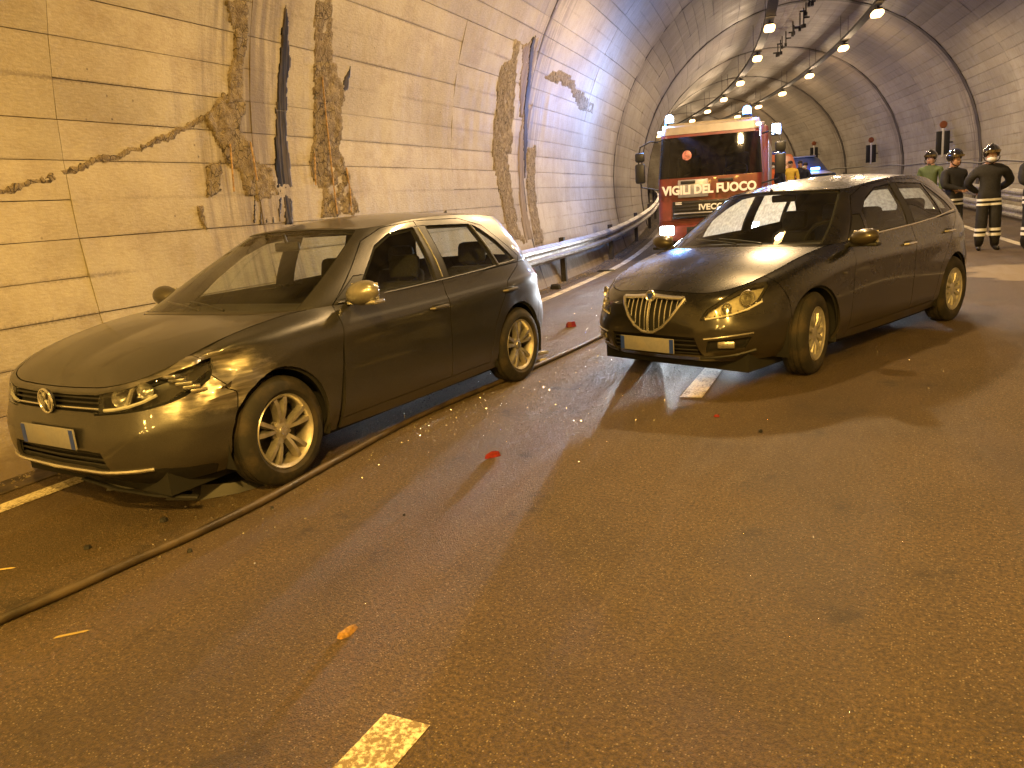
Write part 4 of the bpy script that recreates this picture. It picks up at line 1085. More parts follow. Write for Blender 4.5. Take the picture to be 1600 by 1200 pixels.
# ------------------------------------------------------------------ black hatchback with the shield grille
def build_delta():
    t = tag(empty('parked_car', (-1.446, 6.586, 0), R_(247.8)), 'black-brown hatchback with a chrome shield grille, stopped askew in front of the red fire engine', 'car')
    plan = [(.93, 0), (.915, .25), (.875, .46), (.78, .64), (.62, .765), (.40, .845), (0, .893), (-.38, .897), (-.70, .897), (-1.15, .897), (-1.70, .897), (-2.18, .897), (-2.70, .892), (-3.03, .86), (-3.27, .775), (-3.43, .64), (-3.53, .44), (-3.575, .2), (-3.58, 0)]
    rows = [([.14, .14, .13, .12, .11, .10, .08, .08, .075, .075, .075, .075, .08, .10, .11, .12, .13, .13, .13],
             [.20, .20, .20, .20, .20, .20, .19, .19, .185, .18, .18, .185, .20, .23, .25, .26, .26, .26, .26]),
            ([.03, .03, .03, .03, .03, .025, .02, .02, .035, .035, .035, .035, .02, .03, .03, .03, .03, .03, .03],
             [.28, .28, .28, .29, .29, .29, .29, .29, .285, .28, .28, .285, .30, .34, .36, .36, .36, .36, .36]),
            ([.0, .0, .0, .0, .0, .0, .0, .0, .006, .010, .010, .006, .0, .0, .0, .0, .0, .0, .0],
             [.45, .45, .45, .46, .47, .47, .48, .48, .48, .48, .48, .48, .50, .52, .54, .54, .54, .54, .54]),
            ([.01, .015, .025, .03, .03, .015, .0, .0, .0, .0, .0, .0, .0, .015, .03, .035, .04, .04, .04],
             [.555, .555, .555, .56, .57, .60, .65, .68, .69, .69, .69, .70, .71, .73, .75, .76, .76, .76, .76]),
            ([.04, .045, .055, .065, .06, .035, .010, .004, .0, .0, .0, .0, .008, .03, .05, .06, .07, .07, .07],
             [.65, .645, .64, .65, .675, .72, .79, .83, .85, .865, .87, .88, .89, .90, .91, .91, .91, .91, .91]),
            ([.065, .07, .08, .09, .085, .06, .032, .024, .018, .016, .016, .016, .022, .045, .065, .075, .085, .085, .085],
             [.695, .685, .68, .695, .722, .77, .845, .88, .895, .905, .915, .93, .945, .955, .96, .96, .96, .96, .96]),
            ([.11, .11, .115, .13, .14, .14, .14, .12, .065, .05, .048, .048, .062, .09, .12, .13, .12, .12, .12],
             [.738, .725, .718, .738, .77, .822, .91, .957, .97, .987, 1.005, 1.03, 1.055, 1.06, 1.06, 1.055, 1.05, 1.045, 1.04])]
    hood = (2.7, 7.0, [(-.08, 0, .985), (-.12, .30, .98), (-.20, .52, .97), (-.36, .745, .957)], [(.82, 0, .738), (.68, 0, .800), (.42, 0, .875), (.17, 0, .938), (-.08, 0, .985)])
    base = [(-.08, 0, .985), (-.12, .30, .98), (-.20, .52, .97), (-.39, .755, .959), (-.68, .828, .969), (-1.15, .847, .987), (-1.70, .849, 1.005), (-2.18, .849, 1.03), (-2.68, .83, 1.055), (-3.0, .775, 1.06), (-3.2, .665, 1.055), (-3.40, .42, 1.045), (-3.46, 0, 1.04)]
    rf = [(-.90, 0, 1.405), (-.91, .25, 1.40), (-.95, .44, 1.39), (-1.05, .555, 1.38), (-1.24, .60, 1.40), (-1.58, .62, 1.432), (-2.0, .625, 1.445), (-2.4, .61, 1.435), (-2.72, .575, 1.405), (-2.95, .53, 1.37), (-3.06, .47, 1.35), (-3.14, .32, 1.355), (-3.16, 0, 1.365)]
    roofc = [(-.90, 0, 1.405), (-1.3, 0, 1.467), (-1.8, 0, 1.502), (-2.3, 0, 1.495), (-2.8, 0, 1.44), (-3.16, 0, 1.365)]
    C = Car(plan, rows, hood, (base, rf, .028), roofc)
    L, H = C.lower, C.house; side = lambda c: c.y > .45
    L.cut('hole', arch(0, .33, .355), 'side', lambda c: c.y > .55 and -1 < c.x < .5)
    L.cut('hole', arch(-2.70, .33, .352), 'side', lambda c: c.y > .55 and c.x < -2)
    L.cut('front_bumper', [(1.2, -.1), (1.2, 1.2), (.50, 1.2), (.42, .80), (.33, .62), (.28, -.1)], 'side', lambda c: c.x > .2, False)
    L.cut('front_wing', [(.50, 1.2), (.42, .80), (.33, .62), (.28, -.1), (-.56, -.1), (-.54, .30), (-.57, .6), (-.60, .965), (-.57, 1.2)], 'side', side, False)
    fd = [(-.54, .26), (-.57, .6), (-.602, .968), (-1.02, 1.315), (-1.25, 1.388), (-1.74, 1.425), (-1.735, .985), (-1.72, .26)]
    rd = [(-1.72, .26), (-1.735, .985), (-1.74, 1.425), (-2.25, 1.41), (-2.55, 1.32), (-2.86, 1.10), (-2.78, 1.02), (-2.55, .88), (-2.44, .72), (-2.32, .56), (-2.27, .40), (-2.24, .26)]
    L.cut('front_door', fd, 'side', side, False); L.cut('rear_door', rd, 'side', side, False)
    L.cut('rear_bumper', [(-2.98, -.1), (-3.0, .42), (-3.12, .68), (-4, .68), (-4, -.1)], 'side', lambda c: c.x < -2.6, False)
    hl = [(-.30, .530), (-.14, .545), (.02, .580), (.13, .645), (.205, .745), (.20, .772), (.10, .764), (-.02, .725), (-.14, .670), (-.25, .605)]
    L.cut('headlight', hl, 'fcorner', lambda c: c.x > .15 and c.y > .3)
    sh = [(y, .425+(z-.455)*.81) for y, z in [(-.01, .455), (.055, .462), (.135, .515), (.205, .60), (.265, .705), (.292, .772), (.285, .782), (.18, .786), (.08, .796), (-.01, .808)]]
    L.cut('grille', sh, 'front', lambda c: c.x > .6)
    L.cut('intake', [(-.01, .245), (.44, .245), (.40, .40), (-.01, .41)], 'front', lambda c: c.x > .4)
    L.cut('fog_recess', [(.47, .285), (.70, .31), (.74, .395), (.50, .375)], 'front', lambda c: c.x > .3)
    L.cut('tail_light', [(-1.78, .80), (-1.72, 1.02), (-2.05, 1.04), (-2.12, .84)], 'rcorner', lambda c: c.x < -2.9 and c.y > .3)
    L.cut('tailgate', [(-.01, .68), (.58, .68), (.60, 1.2), (-.01, 1.2)], 'front', lambda c: c.x < -3.1, False)
    H.cut('front_door', fd, 'side', side, False); H.cut('rear_door', rd, 'side', side, False)
    H.cut('b_pillar', [(-1.675, 1.02), (-1.80, 1.02), (-1.80, 1.390), (-1.69, 1.388)], 'side', side)
    H.cut('front_window', [(-.93, 1.005), (-1.665, 1.02), (-1.68, 1.386), (-1.40, 1.365), (-1.18, 1.29), (-1.0, 1.185)], 'side', side)
    H.cut('mirror_quarter', [(-.64, .995), (-.88, 1.003), (-.945, 1.165), (-.86, 1.165)], 'side', side)
    H.cut('rear_window', [(-1.81, 1.025), (-2.42, 1.055), (-2.35, 1.362), (-1.81, 1.390)], 'side', side)
    H.cut('quarter_window', [(-2.455, 1.057), (-2.74, 1.085), (-2.62, 1.20), (-2.48, 1.30), (-2.385, 1.352)], 'side', side)
    C.param_cut('windscreen', 0, 2.84, .03, .98); C.param_cut('back_window', 10.34, 12, .10, .92)
    C.bvh(); P = LANC_PAINT; ex = L.extract; nod = lambda vf: vf
    panel('front_bumper', ex('front_bumper'), P, t, both=True)
    for s_ in (1, -1): panel('front_wing', ex('front_wing') if s_ > 0 else flip(*ex('front_wing')), P, t)
    std_parts(t, C, P, None, DARKGLASS, MIST, WSCREEN)
    # shield grille
    g = empty('shield_grille', (0, 0, 0), 0, t)
    panel('grille_back', ex('grille'), INNER, g, 0, 0, -.04, both=True)
    out = sh[1:-1]; ring = [C.hit_front(y, z, .006) for y, z in [(0, .425)] + out + [(0, .711)] + [(-y, z) for y, z in reversed(out)] + [(0, .425)]]
    MB().tube(ring, .0125, 8, False).build('chrome_surround', CHROME, g)
    top = [C.hit_front(y, z, .010) for y, z in [(-.27, .684), (-.18, .687), (-.08, .694), (0, .698), (.08, .694), (.18, .687), (.27, .684)]]
    MB().tube(top, .020, 8, flat=.7).build('chrome_top', CHROME, g)
    for k in range(-5, 6):
        if k == 0: continue
        y = k*.047; 
        zlo = np.interp(abs(y), [0, .055, .135, .205, .265], [.425, .431, .474, .542, .628])
        MB().tube([C.hit_front(y, z, -.012) for z in np.linspace(zlo+.01, .684, 6)], .006, 5).build('grille_bar', CHROME, g)
    MB().tube([C.hit_front(0, z, .006) for z in np.linspace(.43, .69, 6)], .011, 6).build('centre_bar', CHROME, g)
    c = C.hit_front(0, .700, .02); em = empty('emblem', c, 0, t)
    MB().lathe([(.045, -.01), (.045, .004), (.040, .010), (.036, .006), (0, .006)], 24, Matrix.Rotation(-PI/2, 3, 'Z')).build('emblem_ring', CHROME, em)
    MB().prism([(-.022, .020), (.022, .020), (.020, -.004), (0, -.026), (-.020, -.004)], .004, Matrix.Rotation(PI/2, 3, 'Z'), (.008, 0, 0)).build('emblem_shield', BLUEPL, em)
    c = C.hit_front(0, .335, .03); pl = empty('number_plate', c, 0, t)
    MB().rbox((0, 0, 0), (.012, .52, .112), .004).build('plate_sheet', PLATE, pl)
    for y in (-.24, .24): MB().box((.0075, y, 0), (.002, .036, .104)).build('plate_band', BLUEPL, pl)
    panel('intake', ex('intake'), INNER, t, 0, 0, -.06, both=True)
    for z in (.27, .30, .335, .37): MB().tube([C.hit_front(y, z, -.03) for y in np.linspace(-.40, .40, 11)], .007, 5).build('intake_bar', BLACKPL, t)
    for s_ in (1, -1):
        fl = lambda p: Vector((p.x, s_*p.y, p.z))
        h = empty('headlight', (0, 0, 0), 0, t); vf = ex('headlight'); vf = vf if s_ > 0 else flip(*vf)
        panel('lens', vf, YLENS, h, .003, .012, .003); panel('housing', vf, simple('headlight_housing', (.52, .51, .47), .4, .2, .2, 40), h, .006, .004, -.06)
        for y, z, r in ((.67, .675, .050), (.575, .612, .034)):
            c = C.hit_front(y, z, -.045); A = Matrix.Rotation(-PI/2 + s_*.55, 3, 'Z')
            MB().lathe([(r*1.12, .03), (r*1.1, .042), (r, .042), (r*.97, .034), (r*.75, .012), (.002, -.012)], 20, A, (c.x, s_*y, z)).build('reflector', REFLECTOR, h)
            MB().sphere((c.x-.004, s_*y, z), (.02, r*.55, r*.55), 12, 8).build('projector', LENS, h)
        e = [C.hit_front(y, z, -.002) for y, z in ((.47, .538), (.55, .549), (.63, .566), (.70, .594), (.755, .640))]
        MB().tube([fl(p) for p in e], .008, 6).build('light_strip', WHITEPL, h)
        for q in range(11):
            p = e[0].lerp(e[-1], q/10); k = q/10*4; i = min(3, int(k)); p = e[i].lerp(e[i+1], k-i)
            MB().sphere(fl(p+Vector((.004, 0, .012))), .0065, 8, 5).build('diode', REFLECTOR, h)
        panel('fog_recess', ex('fog_recess') if s_ > 0 else flip(*ex('fog_recess')), BLACKPL, t, 0, .01, -.03)
        c = C.hit_front(.60, .345, -.022); MB().rbox((c.x, s_*.60, .345), (.03, .13, .055), .015, Matrix.Rotation(s_*.45, 3, 'Z')).build('fog_lamp', REFLECTOR, t)
        MB().tube([fl(C.hit_front(y, z, .004)) for y, z in ((.47, .395), (.56, .402), (.66, .415), (.75, .425))], .007, 6).build('bumper_trim', CHROME, t)
        MB().tube([fl(C.hit_front(y, z, .006)) for y, z in ((.40, .235), (.52, .245), (.64, .26), (.74, .29))], .014, 6).build('bumper_lip', BLACKPL, t)
        panel('tail_light', ex('tail_light') if s_ > 0 else flip(*ex('tail_light')), REDLENS, t, .003, .012, .004)
        mirror_unit(t, (-.55, s_*.985, 1.0), P, BLACKPL, s_, (.095, .23, .135))
        for x in (-1.57, -2.46): handle(t, C, x, .86 if x > -2 else .90, s_, CHROME)
        MB().tube([fl(C.hit_side(x, z, .003)) for x, z in ((-.64, .982), (-1.2, 1.0), (-1.75, 1.015), (-2.25, 1.04), (-2.8, 1.085))], .009, 6).build('belt_strip', CHROME, t)
        p = C.hit_side(-.42, .735, .002); MB().rbox((p.x, s_*p.y, p.z), (.06, .012, .022), .006).build('side_repeater', YLENS, t)
    for x, st_, nm in ((0, R_(11), 'w'), (-2.70, 0, 'w')):
        for s_ in (1, -1):
            wheel('wheel', t, (x, s_*.79, .316), s_ < 0, .32, .20, 'multi', ALLOY2, st_)
            k = 16; V = []; F = []
            for i in range(k+1):
                a = PI*(-.12 + 1.24*i/k)
                for y in (.86, .50): V.append((x+.378*math.cos(a), s_*y, .33+.378*math.sin(a)))
            for i in range(k): F.append((i*2, i*2+1, i*2+3, i*2+2))
            k0 = len(V); V.append((x, s_*.50, .33)); F += [(i*2+1, i*2+3, k0) for i in range(k)]
            MB().add(V, F).build('wheel_liner', INNER, t)
    MB().box((-1.35, 0, .19), (4.0, 1.40, .14)).build('underbody', INNER, t)
    MB().rbox((.45, 0, .40), (.55, 1.1, .34), .05).build('engine_block', INNER, t)
    seats(t, ((-1.52, (.37, -.37)),), .40); seats(t, ((-2.42, (.40, -.40)),), .42, .2, .52)
    V = [(-.22, -.68, .91), (-.22, .68, .91), (-.6, -.72, .95), (-.6, .72, .95), (-.92, -.70, .945), (-.92, .70, .945), (-.98, -.69, .83), (-.98, .69, .83), (-.9, -.68, .5), (-.9, .68, .5)]
    MB().add(V, [(0, 1, 3, 2), (2, 3, 5, 4), (4, 5, 7, 6), (6, 7, 9, 8)]).build('dashboard', DASH, t)
    sw = MB(); A = Matrix.Rotation(R_(-24), 3, 'Y'); oc = Vector((-1.08, .37, .93))
    sw.tube([A @ Vector((0, .185*math.cos(a), .185*math.sin(a))) + oc for a in np.linspace(0, 2*PI, 25)], .014, 6, False)
    for a in (0, PI, -PI/2): sw.tube([oc, A @ Vector((0, .18*math.cos(a), .18*math.sin(a))) + oc], .016, 6)
    sw.build('steering_wheel', BLACKPL, t)
    MB().rbox((-1.06, .0, 1.33), (.03, .24, .065), .02).tube([(-1.06, 0, 1.34), (-1.04, 0, 1.42)], .012).build('rear_mirror', BLACKPL, t)
    MB().box((-1.4, 0, .32), (1.4, 1.5, .03)).build('cabin_floor', SEAT, t)
    for s_ in (1, -1): MB().tube([(-.16, s_*.12+.2, 1.0), (-.24, s_*.12-.05, 1.02), (-.30, s_*.12-.3, 1.035)], .009, 5).build('wiper', BLACKPL, t)
    return t, C
delta, DELTA = build_delta()
# ================================================================== fire engine
RED = simple('fire_red_paint', (.125, .019, .015), .38, 0, .2, 6, coat=.5, dirt=((.13, .06, .04), .6))
CREAM = simple('cream_roof_paint', (.24, .20, .145), .45, 0, .1, 8, dirt=((.3, .24, .16), .4))
WHITEP = simple('white_lettering', (.75, .75, .76), .4)
SILVER = simple('silver_flap', (.34, .34, .38), .3, .3, .1, 12)
E_HEAD = emit('lit_headlight', (.92, .96, 1), 120); E_BLUE = emit('lit_blue_beacon', (.10, .30, 1), 22); E_BLUEW = emit('lit_pale_blue_lamp', (.45, .68, 1), 26); E_SIDE = emit('lit_marker_lamp', (1, .92, .78), 6)
BLUEGL = simple('blue_beacon_dome', (.01, .05, .5), .15, 0, .1, 20, coat=.5)
def at_lat(px, s, z=0.0):
    n = 0.0
    for _ in range(40):
        x, y, d = project(W(s, n, z)); n += (px-x)*d/CAM_F*.8
    return n
def light(name, kind, parent, loc, energy, color, size=.05, rot=None, spot=None, blend=.4):
    l = bpy.data.lights.new(name, kind); l.energy = energy; l.color = color
    if kind in ('POINT', 'SPOT'): l.shadow_soft_size = size
    if kind == 'SPOT': l.spot_size = spot; l.spot_blend = blend
    o = bpy.data.objects.new(name, l); COL.objects.link(o); o.parent = parent; o.location = loc
    if rot is not None: o.rotation_euler = rot
    return o
def build_truck():
    s, n = 17.0, -2.66
    t = tag(empty('fire_engine', W(s, n, 0), heading(s)-PI/2, None, R_(-.9)), 'red fire engine with white front lettering, one glaring headlight and blue roof beacons', 'fire engine')
    hw = 1.06
    def ring(z, xf, w, rc=.12, xb=-1.75):
        pts = [(xf-.03, 0)]
        for i in range(7):
            a = PI/2*i/6; pts.append((xf-.045-rc+rc*math.cos(PI/2-a), w-rc+rc*math.sin(a)) if False else (xf-.04-rc+rc*math.sin(PI/2-a)+0, w-rc+rc*math.sin(a)))
        pts += [(xf-.9, w), (xb, w)]
        return pts
    levels = [(.50, .0), (.88, .0), (.90, -.01), (1.36, -.015), (1.70, -.03), (1.76, -.035), (2.58, -.16), (2.64, -.175), (2.80, -.24), (2.86, -.34)]
    V = []; K = None
    for z, xf in levels:
        w = hw if z < 1.8 else hw - (z-1.8)*.075
        r = ring(z, xf, w); half = [Vector((x, y, z)) for x, y in r]
        K = len(half); V.append(half)
    def patch(name, j0, j1, mat, i0=0, i1=None, off=0, side=(1, -1), parent=t, both=True):
        i1 = K-1 if i1 is None else i1; P = []; F = []
        for j in range(j0, j1+1): P += [V[j][i] for i in range(i0, i1+1)]
        w = i1-i0+1
        for j in range(j1-j0):
            for i in range(w-1): F.append([j*w+i, j*w+i+1, (j+1)*w+i+1, (j+1)*w+i])
        return panel(name, (P, F), mat, parent, .004, .02, off, both=True, outc=(-1, 0, 1.6))
    patch('cab_lower', 1, 5, RED); patch('bumper', 0, 1, RED); patch('cab_roof', 7, 9, CREAM)
    patch('windscreen_header', 6, 7, RED)
    pil = patch('cab_pillar', 5, 6, RED, 7)
    patch('windscreen', 5, 6, glassy('truck_windscreen', (.12, .14, .15), .05, .03, dust=.03), 0, 7, -.004)
    MB().box((-1.05, 0, 2.86), (1.4, 1.7, .03)).build('roof_sheet', CREAM, t)
    MB().box((-1.75, 0, 1.7), (.04, 2.06, 2.2)).build('cab_back', RED, t)
    MB().box((-.9, 0, 1.3), (1.5, 1.9, .5)).build('cab_interior', DASH, t)
    for y in (.52, -.5): MB().rbox((-1.0, y, 1.85), (.18, .5, .75), .07).rbox((-1.0, y, 2.30), (.12, .3, .2), .05).build('seat', SEAT, t)
    sw = MB(); A = Matrix.Rotation(R_(-50), 3, 'Y')
    sw.tube([A @ Vector((0, .23*math.cos(a), .23*math.sin(a))) + Vector((-.50, .52, 1.85)) for a in np.linspace(0, 2*PI, 25)], .018, 6, False).tube([(-.5, .3, 1.85), (-.5, .74, 1.85)], .02).build('steering_wheel', BLACKPL, t)
    b = MB(); b.sphere((-.14, -.45, 2.18), (.015, .10, .13), 16, 10); b.build('windscreen_sticker', simple('red_white_sticker', (.42, .16, .14), .5, 0, .5, 14), t)
    # front details
    MB().rbox((-.004, -.32, 1.53), (.03, .62, .36), .03).build('front_flap', SILVER, t)
    for y in (-.42, .34): MB().rbox((.012, y, 1.66), (.03, .30, .065), .012).build('air_slot', BLACKPL, t)
    MB().rbox((-.002, .0, 1.10), (.03, 1.50, .36), .03).build('grille', BLACKPL, t)
    for z in (.96, 1.03, 1.10, 1.17, 1.24): MB().rbox((.016, 0, z), (.03, 1.44, .028), .008).build('grille_bar', DARKMETAL if z != 1.03 else SILVER, t)
    MB().rbox((.016, -.62, 1.235), (.03, .14, .05), .01).build('badge', WHITEPL, t)
    M0 = Matrix.Rotation(PI/2, 4, 'Z') @ Matrix.Rotation(PI/2, 4, 'X')
    text_mesh('lettering', 'VIGILI DEL FUOCO', .245, WHITEP, t, Matrix.Translation((.016, -.0, 1.50)) @ M0 @ Matrix.Diagonal((.92, 1, 1, 1)), .006, .011)
    text_mesh('maker_badge', 'IVECO', .165, WHITEP, t, Matrix.Translation((.036, .05, 1.135)) @ M0 @ Matrix.Diagonal((1.08, 1, 1, 1)), .008, .005)
    MB().rbox((.03, 0, .62), (.10, 2.0, .34), .05).build('bumper_beam', RED, t); MB().rbox((.06, 0, .52), (.08, 1.0, .12), .02).build('bumper_slot', BLACKPL, t)
    MB().rbox((.085, 0, .68), (.02, .9, .13), .01).build('bumper_intake', BLACKPL, t)
    pl = MB(); pl.rbox((.105, 0, .52), (.01, .5, .11), .004); pl.build('number_plate', PLATE, t)
    for y in (-.86, .86):
        h = empty('headlight', (.07, y, .69), 0, t)
        MB().rbox((0, 0, 0), (.05, .34, .22), .03).build('headlight_frame', BLACKPL, h)
        MB().rbox((.026, 0, .0), (.03, .28, .185), .05).build('lit_lens', E_HEAD, h)
        light('headlight_beam', 'SPOT', h, (.10, 0, 0), P_HEAD, (.86, .93, 1), .07, (0, R_(-87.5), 0) if False else (0, -PI/2-R_(2.6), 0), R_(44), 1.0)
    for y in (-.98, .98): MB().rbox((-.03, y, 2.70), (.06, .10, .06), .02).build('marker_lamp', E_SIDE, t)
    # mirrors on bent arms, both sides
    for sy in (-1, 1):
        mr = empty('door_mirror', (-.15, sy*1.05, 2.1), 0, t)
        MB().tube([(0, 0, .42), (.12, sy*.13, .44), (.20, sy*.34, .34), (.22, sy*.38, .1), (.22, sy*.38, -.25), (.2, sy*.33, -.48), (.05, 0, -.56)], .018, 6).build('mirror_arm', BLACKPL, mr)
        MB().rbox((.22, sy*.35, .13), (.10, .20, .19), .04).build('wide_mirror', BLACKPL, mr); MB().rbox((.22, sy*.35, -.20), (.10, .21, .40), .04).build('main_mirror', BLACKPL, mr)
    MB().tube([(-.10, -.5, 1.80), (-.14, -.2, 1.92), (-.17, .1, 2.0)], .012, 5).build('wiper', BLACKPL, t)
    # beacons
    for y, z, mt in ((-.84, 2.95, E_BLUEW), (.74, 2.98, E_BLUE)):
        bc = empty('beacon', (-.45, y, z), 0, t)
        MB().lathe([(.0, -.09), (.10, -.09), (.10, -.04), (.0, -.04)], 16, Matrix.Rotation(PI/2, 3, 'X')).build('beacon_base', BLACKPL, bc)
        MB().lathe([(.085, -.05), (.085, .06), (.06, .11), (0, .13)], 16, Matrix.Rotation(PI/2, 3, 'X')).build('beacon_dome', mt, bc)
        light('beacon_light', 'POINT', bc, (.0, -.32 if y < 0 else .22, .10), P_BEACON if y < 0 else P_BEACON*.12, (.15, .36, 1) if y < 0 else BLUE, .06)
    bx = empty('side_lamp', (-1.5, 1.30, 2.66), 0, t); MB().rbox((0, 0, 0), (.14, .22, .26), .03).build('lamp_case', BLACKPL, bx); MB().rbox((.075, 0, 0), (.02, .17, .2), .02).build('lit_lens', E_BLUEW, bx)
    light('side_lamp_light', 'POINT', bx, (.2, .2, 0), P_BEACON*.2, (.30, .45, 1), .06)
    # body behind the cab
    MB().rbox((-4.6, 0, 1.75), (5.4, 2.26, 2.1), .05).build('body', RED, t)
    MB().rbox((-4.6, 0, 2.84), (5.3, 2.1, .10), .03).build('body_roof', CREAM, t)
    for sy in (-1, 1):
        for k in range(4): MB().rbox((-2.7-k*1.25, sy*1.135, 1.75), (1.1, .02, 1.5), .008).build('roller_shutter', SILVER, t)
        MB().rbox((-.85, sy*1.06, 1.15), (.9, .02, 1.1), .008).build('cab_door', RED, t)
        for x in (-1.15, -5.2):
            w_ = empty('wheel', (x, sy*.92, .48), 0 if sy > 0 else PI, t)
            MB().lathe([(.27, -.13), (.44, -.14), (.48, -.09), (.48, .09), (.44, .14), (.27, .13)], 28).build('tyre', TYRE, w_)
            MB().lathe([(.27, .12), (.2, .05), (.1, .09), (0, .09)], 24).build('rim', DARKMETAL, w_)
    MB().box((-3.6, 0, .62), (7, .9, .3)).build('chassis', DARKMETAL, t)
    return t
truck = build_truck()

# ================================================================== vehicles further back
def far_vehicle(name, label, cat, px, s, prof, width, bodymat, glassm, lights, rot=0.0, wheels=True, win=None, roofmat=None):
    n = at_lat(px, s); t = tag(empty(name, W(s, n, zg(s)), heading(s)-PI/2+rot), label, cat)
    # body lofted from its side outline with tumblehome and rounded shoulders
    def yw(z): 
        zt = max(p[1] for p in prof); k = max(0, (z-zt*.52)/(zt*.48)); return width/2*(1-.16*k**1.4)
    m_ = len(prof); V = []
    for k, (f, g) in enumerate(((1, 0), (.93, .045), (0, .07))):
        for x, z in prof: V.append((x, yw(z)*f, z + (g if z > 1 else 0)))
    F = []
    for k in range(2):
        for i in range(m_): F.append([k*m_+i, k*m_+(i+1) % m_, (k+1)*m_+(i+1) % m_, (k+1)*m_+i])
    F.append(list(range(m_)))
    panel('body', ([Vector(v) for v in V], F), bodymat, t, 0, 0, both=True, outc=(-2, 0, .7))
    if roofmat: pass
    for nm, pts in win: # windows as slightly proud panes: quad lists
        MB().add(pts, [(0, 1, 2, 3)]).build(nm, glassm, t, fix=False)
    if wheels:
        xs = (-.85, min(p[0] for p in prof)+.85)
        for x in xs:
            for sy in (1, -1):
                w_ = empty('wheel', (x, sy*(width/2-.10), .32), 0 if sy > 0 else PI, t)
                MB().lathe([(.2, -.09), (.31, -.1), (.32, -.05), (.32, .06), (.31, .11), (.2, .1)], 20).build('tyre', TYRE, w_); MB().lathe([(.2, .08), (.1, .05), (0, .06)], 16).build('rim', ALLOY2, w_)
    return t
OR = simple('orange_paint', (.62, .16, .03), .35, 0, .1, 8, coat=.5); WHP = simple('white_paint', (.62, .62, .60), .35, 0, .08, 8, coat=.5)
NAVY = simple('dark_blue_paint', (.03, .06, .16), .35, 0, .1, 8, coat=.6)
van_prof = [(0, .45), (.0, .85), (-.25, 1.02), (-.55, 1.15), (-1.15, 1.85), (-1.35, 2.0), (-4.4, 2.02), (-4.6, 1.9), (-4.65, .45)]
vn = far_vehicle('rescue_van', 'orange rescue van parked beyond the fire engine', 'van', 1214, 35.5, van_prof, 1.95, OR, simple('far_dark_glass', (.02, .022, .025), .1, 0, .1, 4), None,
    win=[('windscreen', [(-.57, .78, 1.19), (-.57, -.78, 1.19), (-1.10, -.72, 1.82), (-1.10, .72, 1.82)]), ('side_window', [(-1.0, .985, 1.25), (-2.0, .985, 1.25), (-2.0, .90, 1.78), (-1.25, .90, 1.78)])])
MB().rbox((-1.6, 0, 2.12), (.25, 1.2, .10), .03).build('light_bar', BLUEGL, vn); MB().rbox((-1.6, -.5, 2.17), (.26, .3, .13), .03).build('lit_beacon', E_BLUEW, vn)
MB().box((-1.9, .35, 2.16), (.3, .5, .16)).box((-2.4, -.2, 2.15), (.4, .3, .14)).build('roof_rack', BLACKPL, vn)
light('beacon_light', 'POINT', vn, (-1.6, -.5, 2.45), 60, BLUE, .06)
suv_prof = [(0, .35), (.02, .75), (-.12, .98), (-.75, 1.10), (-1.45, 1.70), (-1.8, 1.80), (-3.6, 1.78), (-4.1, 1.5), (-4.3, 1.05), (-4.35, .35)]
sv = far_vehicle('patrol_car', 'white and blue patrol car with flashing blue lamp and pale roof, behind the black hatchback', 'car', 1276, 38.5, suv_prof, 1.88, NAVY, simple('far_dark_glass', (.02, .022, .025), .1, 0, .1, 4), None, rot=R_(14),
    win=[('windscreen', [(-.80, .74, 1.135), (-.80, -.74, 1.135), (-1.44, -.66, 1.71), (-1.44, .66, 1.71)]), ('side_window', [(-1.2, .945, 1.16), (-3.6, .945, 1.2), (-3.4, .83, 1.66), (-1.65, .83, 1.66)])])
MB().rbox((-2.6, 0, 1.845), (2.2, 1.40, .07), .03).build('roof_panel', CREAM, sv)
MB().rbox((-.40, 0, 1.06), (.75, 1.5, .05), .02, Matrix.Rotation(R_(11), 3, 'Y')).build('bonnet_panel', WHP, sv)
for y in (-.42, .28): MB().rbox((-.74, y, 1.25), (.08, .42, .11), .03).build('lit_blue_lamp', E_BLUE if y > 0 else E_BLUEW, sv)
for y in (-.68, .68): MB().rbox((-.02, y, .84), (.08, .28, .14), .03).build('headlight', REFLECTOR, sv)
light('lamp_light', 'POINT', sv, (-.3, -.2, 1.5), 45, BLUE, .06)

